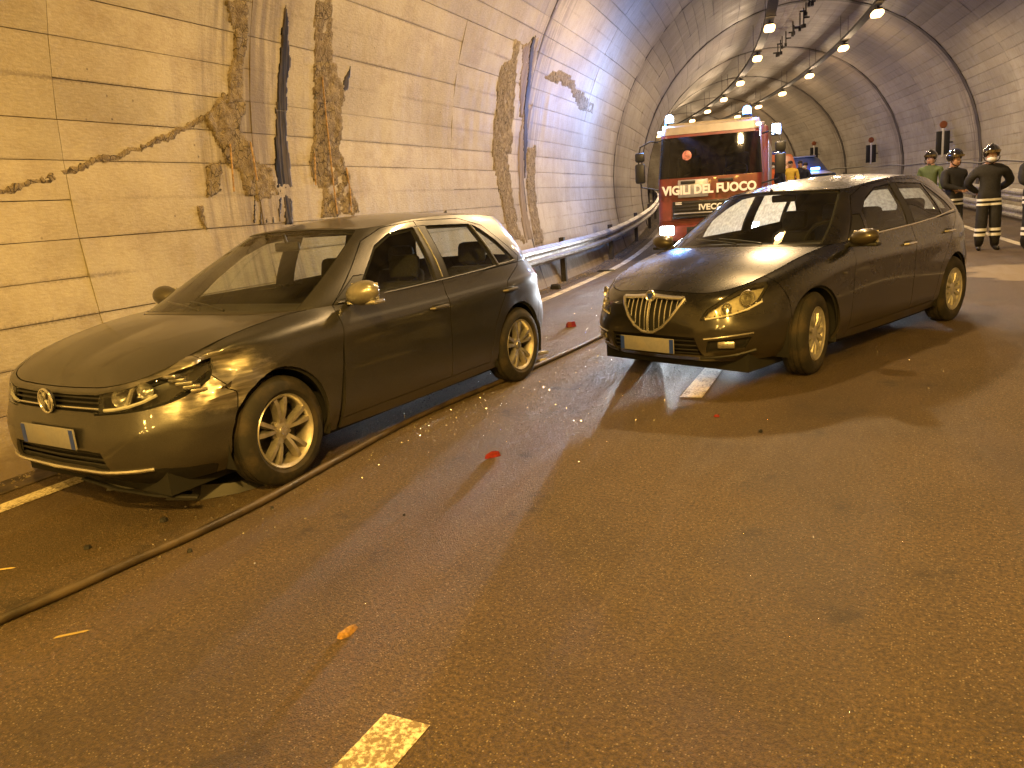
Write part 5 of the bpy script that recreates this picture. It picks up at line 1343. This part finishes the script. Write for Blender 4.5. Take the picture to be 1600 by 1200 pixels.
# ================================================================== guard rails
def guardrail(n, s0, s1, sp_, first, label, double=False, jog=0.0):
    o = Vector(W(s0, n, 0)); t = tag(empty('guard_rail', o), label, 'guard rail')
    sgn = 1 if n < 0 else -1   # traffic side
    prof = [(.0, .0), (.035, .03), (.075, .055), (.078, .095), (.02, .125), (.012, .155), (.02, .185), (.078, .215), (.075, .255), (.035, .28), (.0, .31)]
    cuts = [s0]; s = first
    while s < s1: cuts.append(s + .12); s += sp_
    cuts.append(s1)
    for lv in ((.46,) if not double else (.46, .06)):
        for a, b in zip(cuts[:-1], cuts[1:]):
            b += .16; V = []; F = []; m_ = max(2, int((b-a)/1.2)+1)
            jit = .012*noise.noise(Vector((a, lv, 1)))
            for i in range(m_):
                ss = a+(b-a)*i/(m_-1)
                for th in (0, .006):
                    for dn, dz in prof: V.append(Vector(W(ss, n + sgn*(dn*1.0 + .02 - th + (.006 if i == m_-1 else 0)) + jit, lv + dz + zg(ss) + .25*jit)) - o)
            k = len(prof)
            for i in range(m_-1):
                for j in range(k-1):
                    F += [(i*2*k+j, i*2*k+j+1, (i+1)*2*k+j+1, (i+1)*2*k+j), (i*2*k+k+j, (i+1)*2*k+k+j, (i+1)*2*k+k+j+1, i*2*k+k+j+1)]
                for j in (0, k-1): F.append((i*2*k+j, (i+1)*2*k+j, (i+1)*2*k+k+j, i*2*k+k+j))
            meshobj('rail_beam', V, F, GALV, t, 40)
    s = first
    while s < s1:
        mb = MB(); A = Matrix.Rotation(heading(s), 3, 'Z')
        for c, d in (((0, 0, .40), (.012, .10, .86)), ((.045*sgn*-1+.0, .05, .40), (.09, .008, .86)), ((.045*sgn*-1, -.05, .40), (.09, .008, .86))): mb.box(A @ Vector(c), d, M=A)
        mb.box(A @ Vector((sgn*.012, 0, .62)), (.03, .12, .2), M=A)
        p = mb.build('post', DARKMETAL, t); p.location = Vector(W(s, n - sgn*.02, zg(s)))-o
        bb = MB()
        for z in (.55, .68):
            bb.sphere(A @ Vector((sgn*.04, 0, z)), .016, 8, 5)
        q = bb.build('bolt', DARKMETAL, t); q.location = Vector(W(s, n, zg(s)))-o
        s += sp_
    return t
guardrail(-5.02, 8.6, 60, 4.48, 9.72, 'galvanised corrugated guard rail on dark posts along the left wall')
guardrail(4.25, 13.5, 70, 4.5, 15.2, 'shiny double guard rail behind the standing firefighters along the right wall', True)

# ================================================================== right wall fittings
o = wall(26, ARC-1.5, 0)
cb = MB(); 
pts = []
for i in range(60):
    s = 14 + i*1.0; z = 1.42 + .6*zg(s); nn = math.sqrt(RT**2-(z-ZC)**2)+NC-.03; pts.append(W(s, nn, z + .03*math.sin(i*PI/2)))
tag(cb.tube(pts, .018, 6).build('wall_cable', simple('grey_cable', (.3, .29, .27), .5), None), 'thin grey cable strung along the right wall above the guard rail', 'cable')
SIGNB = simple('black_board', (.012, .012, .013), .5); ORL = simple('brown_lamp_lens', (.25, .08, .03), .35)
for (s, zc, lab) in ((31.6, 2.45, 'black wall board with pale centre strip and brown lamp, behind the standing firefighters'), (40.6, 2.55, 'black wall board with pale centre strip and brown lamp, to the right of the patrol car'), (49.6, 3.05, 'small black wall board with pale strip just above the patrol car roof')):
    nn = math.sqrt(RT**2-(zc-ZC)**2)+NC-.34
    t = tag(empty('wall_board', W(s, nn, zc), heading(s)), lab, 'board', 'boards on the right wall')
    MB().rbox((-.13, -.02, 0), (.19, .04, .80), .01).build('board', SIGNB, t); MB().rbox((.13, -.02, 0), (.19, .04, .80), .01).build('board', SIGNB, t); MB().box((.18, .03, 0), (.36, .03, .05)).build('bracket', DARKMETAL, t)
    MB().rbox((0, -.015, .02), (.07, .05, 1.0), .01).build('centre_strip', WHITEPL, t)
    MB().lathe([(0, .03), (.11, .03), (.13, 0), (.11, -.03), (0, -.04)], 18, c=(0, -.03, .62)).build('lamp', ORL, t)

# ================================================================== fire hose, debris
def m_hose():
    t = NT('canvas_hose'); p = t.geo(); n = t.noise(p, 6, 5); w = t.noise(p, 160, 2)
    t.set(Base_Color=t.mix(t.ss(n, .35, .7), (.080, .058, .034), (.028, .021, .013)), Roughness=t.ss(n, .3, .7, .6, .35)); t.bump(t.M('ADD', w, t.M('MULTIPLY', n, .6)), .5, .004); return t.m
hp = [gnd(-330, 1118, .022), gnd(-160, 1042, .022), gnd(0, 968, .022), gnd(100, 925, .022), gnd(200, 880, .022), gnd(300, 836, .022), gnd(400, 788, .022), gnd(520, 722, .022), gnd(650, 652, .022), gnd(800, 588, .022), gnd(880, 553, .022), gnd(945, 522, .022), W(9.6, -2.55, .022), W(12, -2.3, .022), W(14.5, -2.0, .022), W(17.5, -1.25, .022), W(22, -1.1, .035 + zg(22))]
hp = [tuple(x) for x in hermite(np.array(hp), 8)]
tag(MB().tube(hp, [.0215*(1+.10*noise.noise(Vector(p)*1.7)) for p in hp], 12).build('fire_hose', m_hose(), None, 60), 'long tan canvas fire hose lying along the road beside the grey hatchback', 'hose')
REDPL = simple('red_lamp_plastic', (.22, .022, .018), .25, 0, .3, 60, coat=.4)
def shard(name, px, py, mat, label, cat, size, seed, group=None, flat=.35, th=.02, rot=None):
    r = random.Random(seed); k = 7
    poly = [(size*(.55+.6*r.random())*math.cos(2*PI*i/k), size*flat*(.5+.8*r.random())*math.sin(2*PI*i/k)) for i in range(k)]
    V = [(x, y, 0) for x, y in poly] + [(x*.8, y*.8, th*(.6+.8*r.random())) for x, y in poly] + [(0, 0, th*1.3)]
    F = [tuple(reversed(range(k)))] + [(i, (i+1) % k, k+(i+1) % k, k+i) for i in range(k)] + [(k+i, k+(i+1) % k, 2*k) for i in range(k)]
    o = MB().add(V, F).build(name, mat, None, 20); o.location = Vector(gnd(px, py)) + Vector((0, 0, .003)); o.rotation_euler = (0, 0, r.uniform(0, 6.28) if rot is None else rot)
    tag(o, label, cat, group); return o
shard('lamp_shard', 890, 511, REDPL, 'red piece of broken tail lamp lying on the road between the two hatchbacks', 'debris', .075, 4, flat=.9, th=.05)
shard('lamp_shard', 770, 715, REDPL, 'small red lamp splinter lying on the open road in front of the hose', 'debris', .055, 5, flat=.4, th=.03, rot=YAW+.3)
shard('lamp_shard', 1120, 652, REDPL, 'tiny red lamp crumb on the road below the black hatchback', 'debris', .018, 15, flat=.6, th=.012)
shard('dry_leaf', 542, 992, simple('dry_leaf', (.30, .17, .045), .7, 0, .4, 60), 'curled dry orange leaf on the open road', 'leaf', .052, 6, flat=.38, th=.018, rot=YAW+.9)
shard('paper_strip', 108, 993, simple('pale_strip', (.34, .26, .10), .6), 'thin pale yellow strip lying on the road below the hose', 'debris', .10, 7, flat=.09, th=.004, rot=YAW+.35)
shard('paper_strip', 8, 890, simple('pale_strip', (.52, .40, .14), .6), 'thin pale strip lying on the road above the hose', 'debris', .07, 8, flat=.09, th=.004, rot=YAW+.15)
shard('trim_piece', 852, 564, ALLOY2, 'silver trim piece lying behind the grey hatchback beside the hose', 'debris', .12, 9, flat=.25, th=.02, rot=YAW+.1)
shard('trim_piece', 847, 553, ALLOY2, 'smaller silver trim splinter behind the rear wheel of the grey hatchback', 'debris', .09, 19, flat=.2, th=.02, rot=YAW+.5)
shard('bumper_piece', 318, 733, WHITEPL, 'pale broken bumper piece lying under the front of the grey hatchback', 'debris', .15, 10, flat=.55, th=.10, rot=YAW+.5)
shard('bumper_piece', 240, 752, BLACKPL, 'dark torn underbody liner lying under the front bumper of the grey hatchback', 'debris', .30, 11, flat=.5, th=.09, rot=YAW+.2)
shard('bumper_piece', 340, 768, BLACKPL, 'black torn plastic sheet lying beside the front wheel of the grey hatchback', 'debris', .32, 12, flat=.4, th=.07, rot=YAW+.1)
for k, (x, y, z) in enumerate(((257, 815, .025), (297, 863, .018), (137, 858, .02), (425, 795, .015), (1188, 676, .02), (632, 806, .012), (1018, 395, .06))):
    shard('plastic_crumb', x, y, BLACKPL, ['black plastic crumb just below the front shadow of the grey hatchback', 'small black crumb on the road just below the hose', 'flat dark crumb on the road left of the hose', 'tiny dark crumb by the hose near the front wheel', 'dark crumb on the road below the black hatchback', 'tiny dark crumb on the open road', 'dark scrap by the left edge line near the guard rail'][k], 'debris', z, 40+k, 'dark crumbs on the road', flat=.7, th=z*.7)
shard('trim_piece', 868, 452, BLACKPL, 'black scrap lying on the edge line under the guard rail', 'debris', .14, 61, flat=.3, th=.07)
shard('trim_piece', 950, 424, BLACKPL, 'dark flat scrap across the edge line by the guard rail post', 'debris', .22, 62, flat=.25, th=.03)
# crushed glass glittering on the wet road
def m_glass_crumb():
    t = NT('glass_crumbs'); t.set(Base_Color=(.62, .62, .60), Roughness=.16, Metallic=.85); return t.m
gv, gf = [], []
rg = random.Random(12)
def crumb(x, y, z0, r):
    k = len(gv); a = rg.uniform(0, 6.28); tilt = rg.uniform(-.9, .9)
    for i in range(3):
        q = a + i*2.1 + rg.uniform(-.3, .3); gv.append((x+r*math.cos(q), y+r*math.sin(q), z0 + .0015))
    gv.append((x+r*.3*math.cos(a)*tilt, y+r*.3*math.sin(a), z0 + r*rg.uniform(.7, 1.4)))
    gf.extend([(k, k+1, k+3), (k+1, k+2, k+3), (k+2, k, k+3)])
for _ in range(6000):
    s = rg.gauss(6.2, 2.6); n = rg.gauss(-2.75, .85)
    if -4.4 < n < 2 and s > 2.6: p = W(s, n, 0); crumb(p[0], p[1], 0, rg.uniform(.0015, .0042))
for _ in range(6500):
    s = rg.uniform(.8, 9); n = rg.uniform(-4.4, 2.9); p = W(s, n, 0); crumb(p[0], p[1], 0, rg.uniform(.0007, .0013)*(1+s*.22))
for _ in range(7000):
    s = rg.uniform(4.2, 11.5); n = rg.gauss(-2.75, .55); p = W(s, n, 0)
    if n > -3.6 - .0*s: crumb(p[0], p[1], 0, rg.uniform(.002, .0052))
for _ in range(300):
    s = rg.gauss(4.5, 1.1); n = rg.gauss(-3.1, .25); p = W(s, n, 0); crumb(p[0], p[1], 0, rg.uniform(.004, .008))
tag(meshobj('glass_crumbs', gv, gf, m_glass_crumb()), 'glittering crumbs of broken window glass strewn over the road', kind='stuff')
# rubble gutter along the left wall
rv, rf_ = [], []
for _ in range(2600):
    s = rg.uniform(1.5, 30); n = -5.12 + abs(rg.gauss(0, .13)); r = rg.uniform(.008, .022)*(1.6 if rg.random() < .08 else 1); p = W(s, n, zg(s)); k = len(rv)
    for i in range(5):
        q = i*1.2566 + rg.uniform(-.3, .3); rv.append((p[0]+r*math.cos(q)*rg.uniform(.7, 1.2), p[1]+r*math.sin(q)*rg.uniform(.7, 1.2), p[2]))
    rv.append((p[0]+rg.uniform(-.3, .3)*r, p[1]+rg.uniform(-.3, .3)*r, p[2]+r*rg.uniform(.6, 1.2)))
    for i in range(5): rf_.append((k+i, k+(i+1) % 5, k+5))
tag(meshobj('rubble', rv, rf_, SPALL), 'crumbled concrete rubble along the foot of the left wall', kind='stuff')
gut = strip('gutter_dirt', -5.2, -4.86, 1, 60, .006, simple('gutter_dirt', (.06, .045, .03), .9, 0, .5, 7), .5, 1); tag(gut, 'dark dirt in the gutter at the foot of the left wall', kind='structure')
# ================================================================== people
SKIN = simple('skin', (.42, .25, .17), .5, 0, .1, 30)
BLACKCL = simple('black_firefighter_cloth', (.012, .012, .013), .8, 0, .3, 40)
BAND = simple('reflective_band', (.78, .80, .80), .35, 0, .06, 60)
HELM = simple('black_helmet', (.014, .013, .012), .15, 0, .1, 10, coat=1.0)
MASKW = simple('white_face_mask', (.62, .64, .66), .8, 0, .06, 40)
BOOT = simple('black_boot_leather', (.012, .011, .010), .45, 0, .3, 40)
HAIR = simple('dark_hair', (.018, .013, .010), .6, 0, .3, 90)
def person(loc, facing, label, jacket, trousers, arms='behind', bulky=1.0, helmet=True, mask=True, bands=(), lean=0.0, stance=.11, height=1.0, group=None):
    """one continuous figure grown over a skeleton; local +Y is forward"""
    t = tag(empty('person', loc, facing), label, 'person', group); t.scale = (height,)*3
    J = []; E = []
    def j(p, r, par=None):
        J.append((Vector(p), r if isinstance(r, tuple) else (r, r)))
        if par is not None: E.append((par, len(J)-1))
        return len(J)-1
    b = bulky
    pel = j((0, 0, .93), (.160*b**1.3, .130*b**1.3)); wai = j((0, .005, 1.10), (.150*b, .118*b), pel); che = j((0, .0, 1.30), (.175*b, .130*b), wai); upc = j((0, -.01, 1.42), (.135*b, .10*b), che)
    nk = j((0, .0, 1.515), (.055, .058), upc); hd = j((0, .015, 1.60), (.070, .085), nk); h2 = j((0, .018, 1.68), (.078, .095), hd); h3 = j((0, .01, 1.755), (.050, .065), h2)
    nose = j((0, .115, 1.625), .014, hd)
    for s in (-1, 1):
        j((s*.082, .005, 1.63), .013, hd)
    hands = []
    for s in (-1, 1):
        sh = j((s*.19*b**.8, -.01, 1.425), .076*b, upc)
        if arms == 'behind': el, wr, dr = (s*.35, -.09, 1.19), (s*.14, -.22, 1.03), (-s*.06, -.03, -.06)
        elif arms == 'front': el, wr, dr = (s*.29, .02, 1.17), (s*.10, .22, 1.10), (-s*.07, .03, -.02)
        elif arms == 'head' and s > 0: el, wr, dr = (s*.36, .10, 1.42), (s*.17, .16, 1.60), (-s*.05, -.02, .06)
        elif arms == 'head2' : el, wr, dr = (s*.36, .12, 1.45), (s*.15, .17, 1.62), (-s*.05, -.02, .05)
        else: el, wr, dr = (s*.265, -.02, 1.17), (s*.27, .07, .94), (0, .02, -.08)
        e = j(el, .062*b, sh); w = j(wr, .038, e); d = Vector(dr); 
        side = d.cross(Vector((0, 1, .2))).normalized()
        p = j(Vector(wr)+d*.7, (.036, .022), w)
        for q in range(4):
            o = side*(q-1.5)*.019; L = (.85, 1.0, .95, .75)[q]
            f1 = j(Vector(wr)+d*1.15+o, .010, p); f2 = j(Vector(wr)+d*(1.15+.42*L)+o*1.1+Vector((0, .010, 0)), .009, f1); j(Vector(wr)+d*(1.15+.75*L)+o+Vector((0, .024, 0)), .007, f2)
        th = j(Vector(wr)+d*.6+side*.04+Vector((0, .012, 0)), .011, p); j(Vector(wr)+d*1.0+side*.055+Vector((0, .024, 0)), .009, th)
    for s in (-1, 1):
        hp_ = j((s*.095, 0, .86), .098*b, pel); kn = j((s*(stance+.0), .025, .50), .078*b, hp_); an = j((s*(stance+.02), -.015, .12), .064*b, kn); j((s*(stance+.02), -.03, .045), .045, an); 
        j((s*(stance+.05), .15, .035), (.042, .034), len(J)-1)
    me = bpy.data.meshes.new('body'); me.from_pydata([p for p, r in J], E, []); me.update()
    o = bpy.data.objects.new('tmp', me); COL.objects.link(o)
    md = o.modifiers.new('s', 'SKIN'); sv_ = me.skin_vertices[0].data
    for i, (p, r) in enumerate(J): sv_[i].radius = r; sv_[i].use_root = (i == 0)
    md.use_smooth_shade = True; md.branch_smoothing = .4
    o.modifiers.new('u', 'SUBSURF').levels = 2
    dg = bpy.context.evaluated_depsgraph_get(); nm = bpy.data.meshes.new_from_object(o.evaluated_get(dg)); bpy.data.objects.remove(o)
    for v in nm.vertices:   # cloth folds
        if v.co.z < 1.5: v.co += v.normal*(.010*noise.noise(v.co*9)+.006*noise.noise(v.co*22))*b
    nm.name = 'body'; body = link('body', nm, [jacket, trousers, SKIN, BOOT], t, True)
    wrs = [J[i][0] for i in range(len(J)) if abs(J[i][1][0]-.038) < 1e-6]
    for f in nm.polygons:
        c = f.center
        if c.z > 1.52 and abs(c.x) < .12: k = 2
        elif min((c-w).length for w in wrs) < .14 and min((c-w).length for w in wrs) > .0 and any((c-w).length < .13 and (c-w).dot(Vector((0, 0, 1)) if arms == 'head' else Vector((0, 0, -1))) > .015 for w in wrs): k = 2
        elif c.z > .84: k = 0
        elif c.z > .20: k = 1
        else: k = 3
        f.material_index = k
    # reflective bands follow the cloth
    for z0, z1, cond in bands:
        bm = bmesh.new(); bm.from_mesh(nm)
        for z in (z0, z1): bmesh.ops.bisect_plane(bm, geom=bm.faces[:]+bm.edges[:]+bm.verts[:], plane_co=(0, 0, z), plane_no=(0, 0, 1), clear_inner=(z == z0), clear_outer=(z == z1))
        bmesh.ops.delete(bm, geom=[f for f in bm.faces if not cond(f.calc_center_median())], context='FACES')
        for v in bm.verts: v.co += v.normal*.008
        me2 = bpy.data.meshes.new('reflective_band'); bm.to_mesh(me2); bm.free()
        if len(me2.polygons): me2.materials.clear(); link('reflective_band', me2, BAND, t, True); [setattr(p, 'material_index', 0) for p in me2.polygons]
    fc = MB()
    for s in (-1, 1): fc.sphere((s*.032, .098, 1.655), (.014, .010, .009), 8, 6)
    fc.build('eyes', simple('eye_white', (.5, .5, .5), .3), t); 
    MB().sphere((0, .098, 1.572), (.026, .012, .008), 8, 6).build('mouth', simple('lips', (.30, .12, .10), .5), t)
    if helmet:
        h = empty('helmet', (0, .0, 1.70), 0, t)
        bm = bmesh.new(); bmesh.ops.create_uvsphere(bm, u_segments=24, v_segments=16, radius=1)
        for v in bm.verts:
            x, y, z = v.co; zz = max(z, -.62 if y < .25 else -.10+.0*y)
            v.co = Vector((x*.135, y*.165+.0, zz*.135 + .02))
        m_ = bpy.data.meshes.new('helmet_shell'); bm.to_mesh(m_); bm.free(); link('helmet_shell', m_, HELM, h, 50)
        MB().tube([(0, .17*math.cos(a), .02+.142*math.sin(a)) for a in np.linspace(.15, PI-.2, 16)], .012, 6).build('helmet_crest', HELM, h)
        V = []; F = []
        for i in range(13):
            a = PI*(.12+.76*i/12); V += [(.138*math.cos(a), .172*math.sin(a), .005), (.142*math.cos(a), .185*math.sin(a), .05)]
        for i in range(12): F.append((2*i, 2*i+1, 2*i+3, 2*i+2))
        MB().add(V, F).build('visor', simple('gold_visor', (.30, .24, .12), .1, .8, .05, 10), h)
        MB().tube([(s_*.128, .02, -.06) for s_ in (1,)] + [(.11, .04, -.12), (0, .07, -.175), (-.11, .04, -.12), (-.128, .02, -.06)], .010, 5).build('chin_strap', BLACKPL, h)
    else:
        MB().sphere((0, -.004, 1.70), (.092, .112, .085), 16, 10).build('hair', HAIR, t)
    if mask:
        bm = bmesh.new(); bmesh.ops.create_uvsphere(bm, u_segments=16, v_segments=12, radius=1)
        for v in bm.verts: v.co = Vector((v.co.x*.082, .03+max(v.co.y, -.2)*.105, 1.595+v.co.z*.058))
        m_ = bpy.data.meshes.new('face_mask'); bm.to_mesh(m_); bm.free(); link('face_mask', m_, MASKW, t, True)
    return t
def face_cam(p): return math.atan2(-p[0], p[1])*1.0 + PI   # local +Y towards the camera
legs = lambda c: True
fb = [(.80, .84, lambda c: abs(c.x) < .26), (.88, .92, lambda c: abs(c.x) < .26), (.26, .31, legs), (.35, .40, legs)]
p1 = W(16.28, 2.31, 0); person(p1, face_cam(p1)+.25, 'firefighter in black gear with white face mask, standing with hands behind the back', BLACKCL, BLACKCL, 'behind', 1.30, True, True, fb)
s2 = 17.6; p2 = W(s2, at_lat(1486, s2), 0); person(p2, face_cam(p2)+.9, 'firefighter in black gear with gold-visored helmet, standing just behind the rear of the black hatchback', BLACKCL, BLACKCL, 'front', 1.28, True, False, fb)
s3 = 16.0; p3 = W(s3, at_lat(1611, s3), 0); person(p3, face_cam(p3)+.8, 'firefighter in black gear cut off by the right border of the view', BLACKCL, BLACKCL, 'front', 1.30, True, False, fb)
HIVIS = simple('lime_vest', (.08, .115, .035), .7, 0, .1, 30); YEL = simple('yellow_jacket', (.75, .50, .06), .7, 0, .12, 30); ORJ = simple('orange_jacket', (.62, .13, .04), .7, 0, .12, 30); NAV = simple('navy_uniform', (.015, .018, .035), .8, 0, .3, 30)
s4 = 21; p4 = W(s4, at_lat(1450, s4), zg(s4)); person(p4, face_cam(p4)-.4, 'rescuer in a lime high-visibility vest beyond the rear window of the black hatchback', HIVIS, NAV, 'side', 1.15, True, False)
s5 = 31.5; p5 = W(s5, at_lat(1235, s5), zg(s5)); person(p5, face_cam(p5), 'rescuer in a yellow jacket with a hand raised to the head', YEL, NAV, 'head', 1.12, False, False, [(1.05, 1.09, legs)])
s6 = 32.0; p6 = W(s6, at_lat(1208, s6), zg(s6)); person(p6, face_cam(p6)+.5, 'rescuer in an orange jacket beside the fire engine cab', ORJ, NAV, 'side', 1.12, False, True)
s7 = 31.0; p7 = W(s7, at_lat(1219, s7), zg(s7)); person(p7, face_cam(p7)+2.2, 'person in dark navy clothes standing between the orange and yellow jackets', NAV, NAV, 'side', 1.08, False, False, height=.97)
s8 = 33.0; p8 = W(s8, at_lat(1250, s8), zg(s8)); person(p8, face_cam(p8)-.5, 'person in dark navy uniform beside the patrol car', NAV, NAV, 'front', 1.05, False, False, height=.97)
s9 = 32.2; p9 = W(s9, at_lat(1258, s9), zg(s9)); person(p9, face_cam(p9)-.9, 'person in dark uniform standing in front of the patrol car', NAV, NAV, 'side', 1.05, False, True, height=.93)
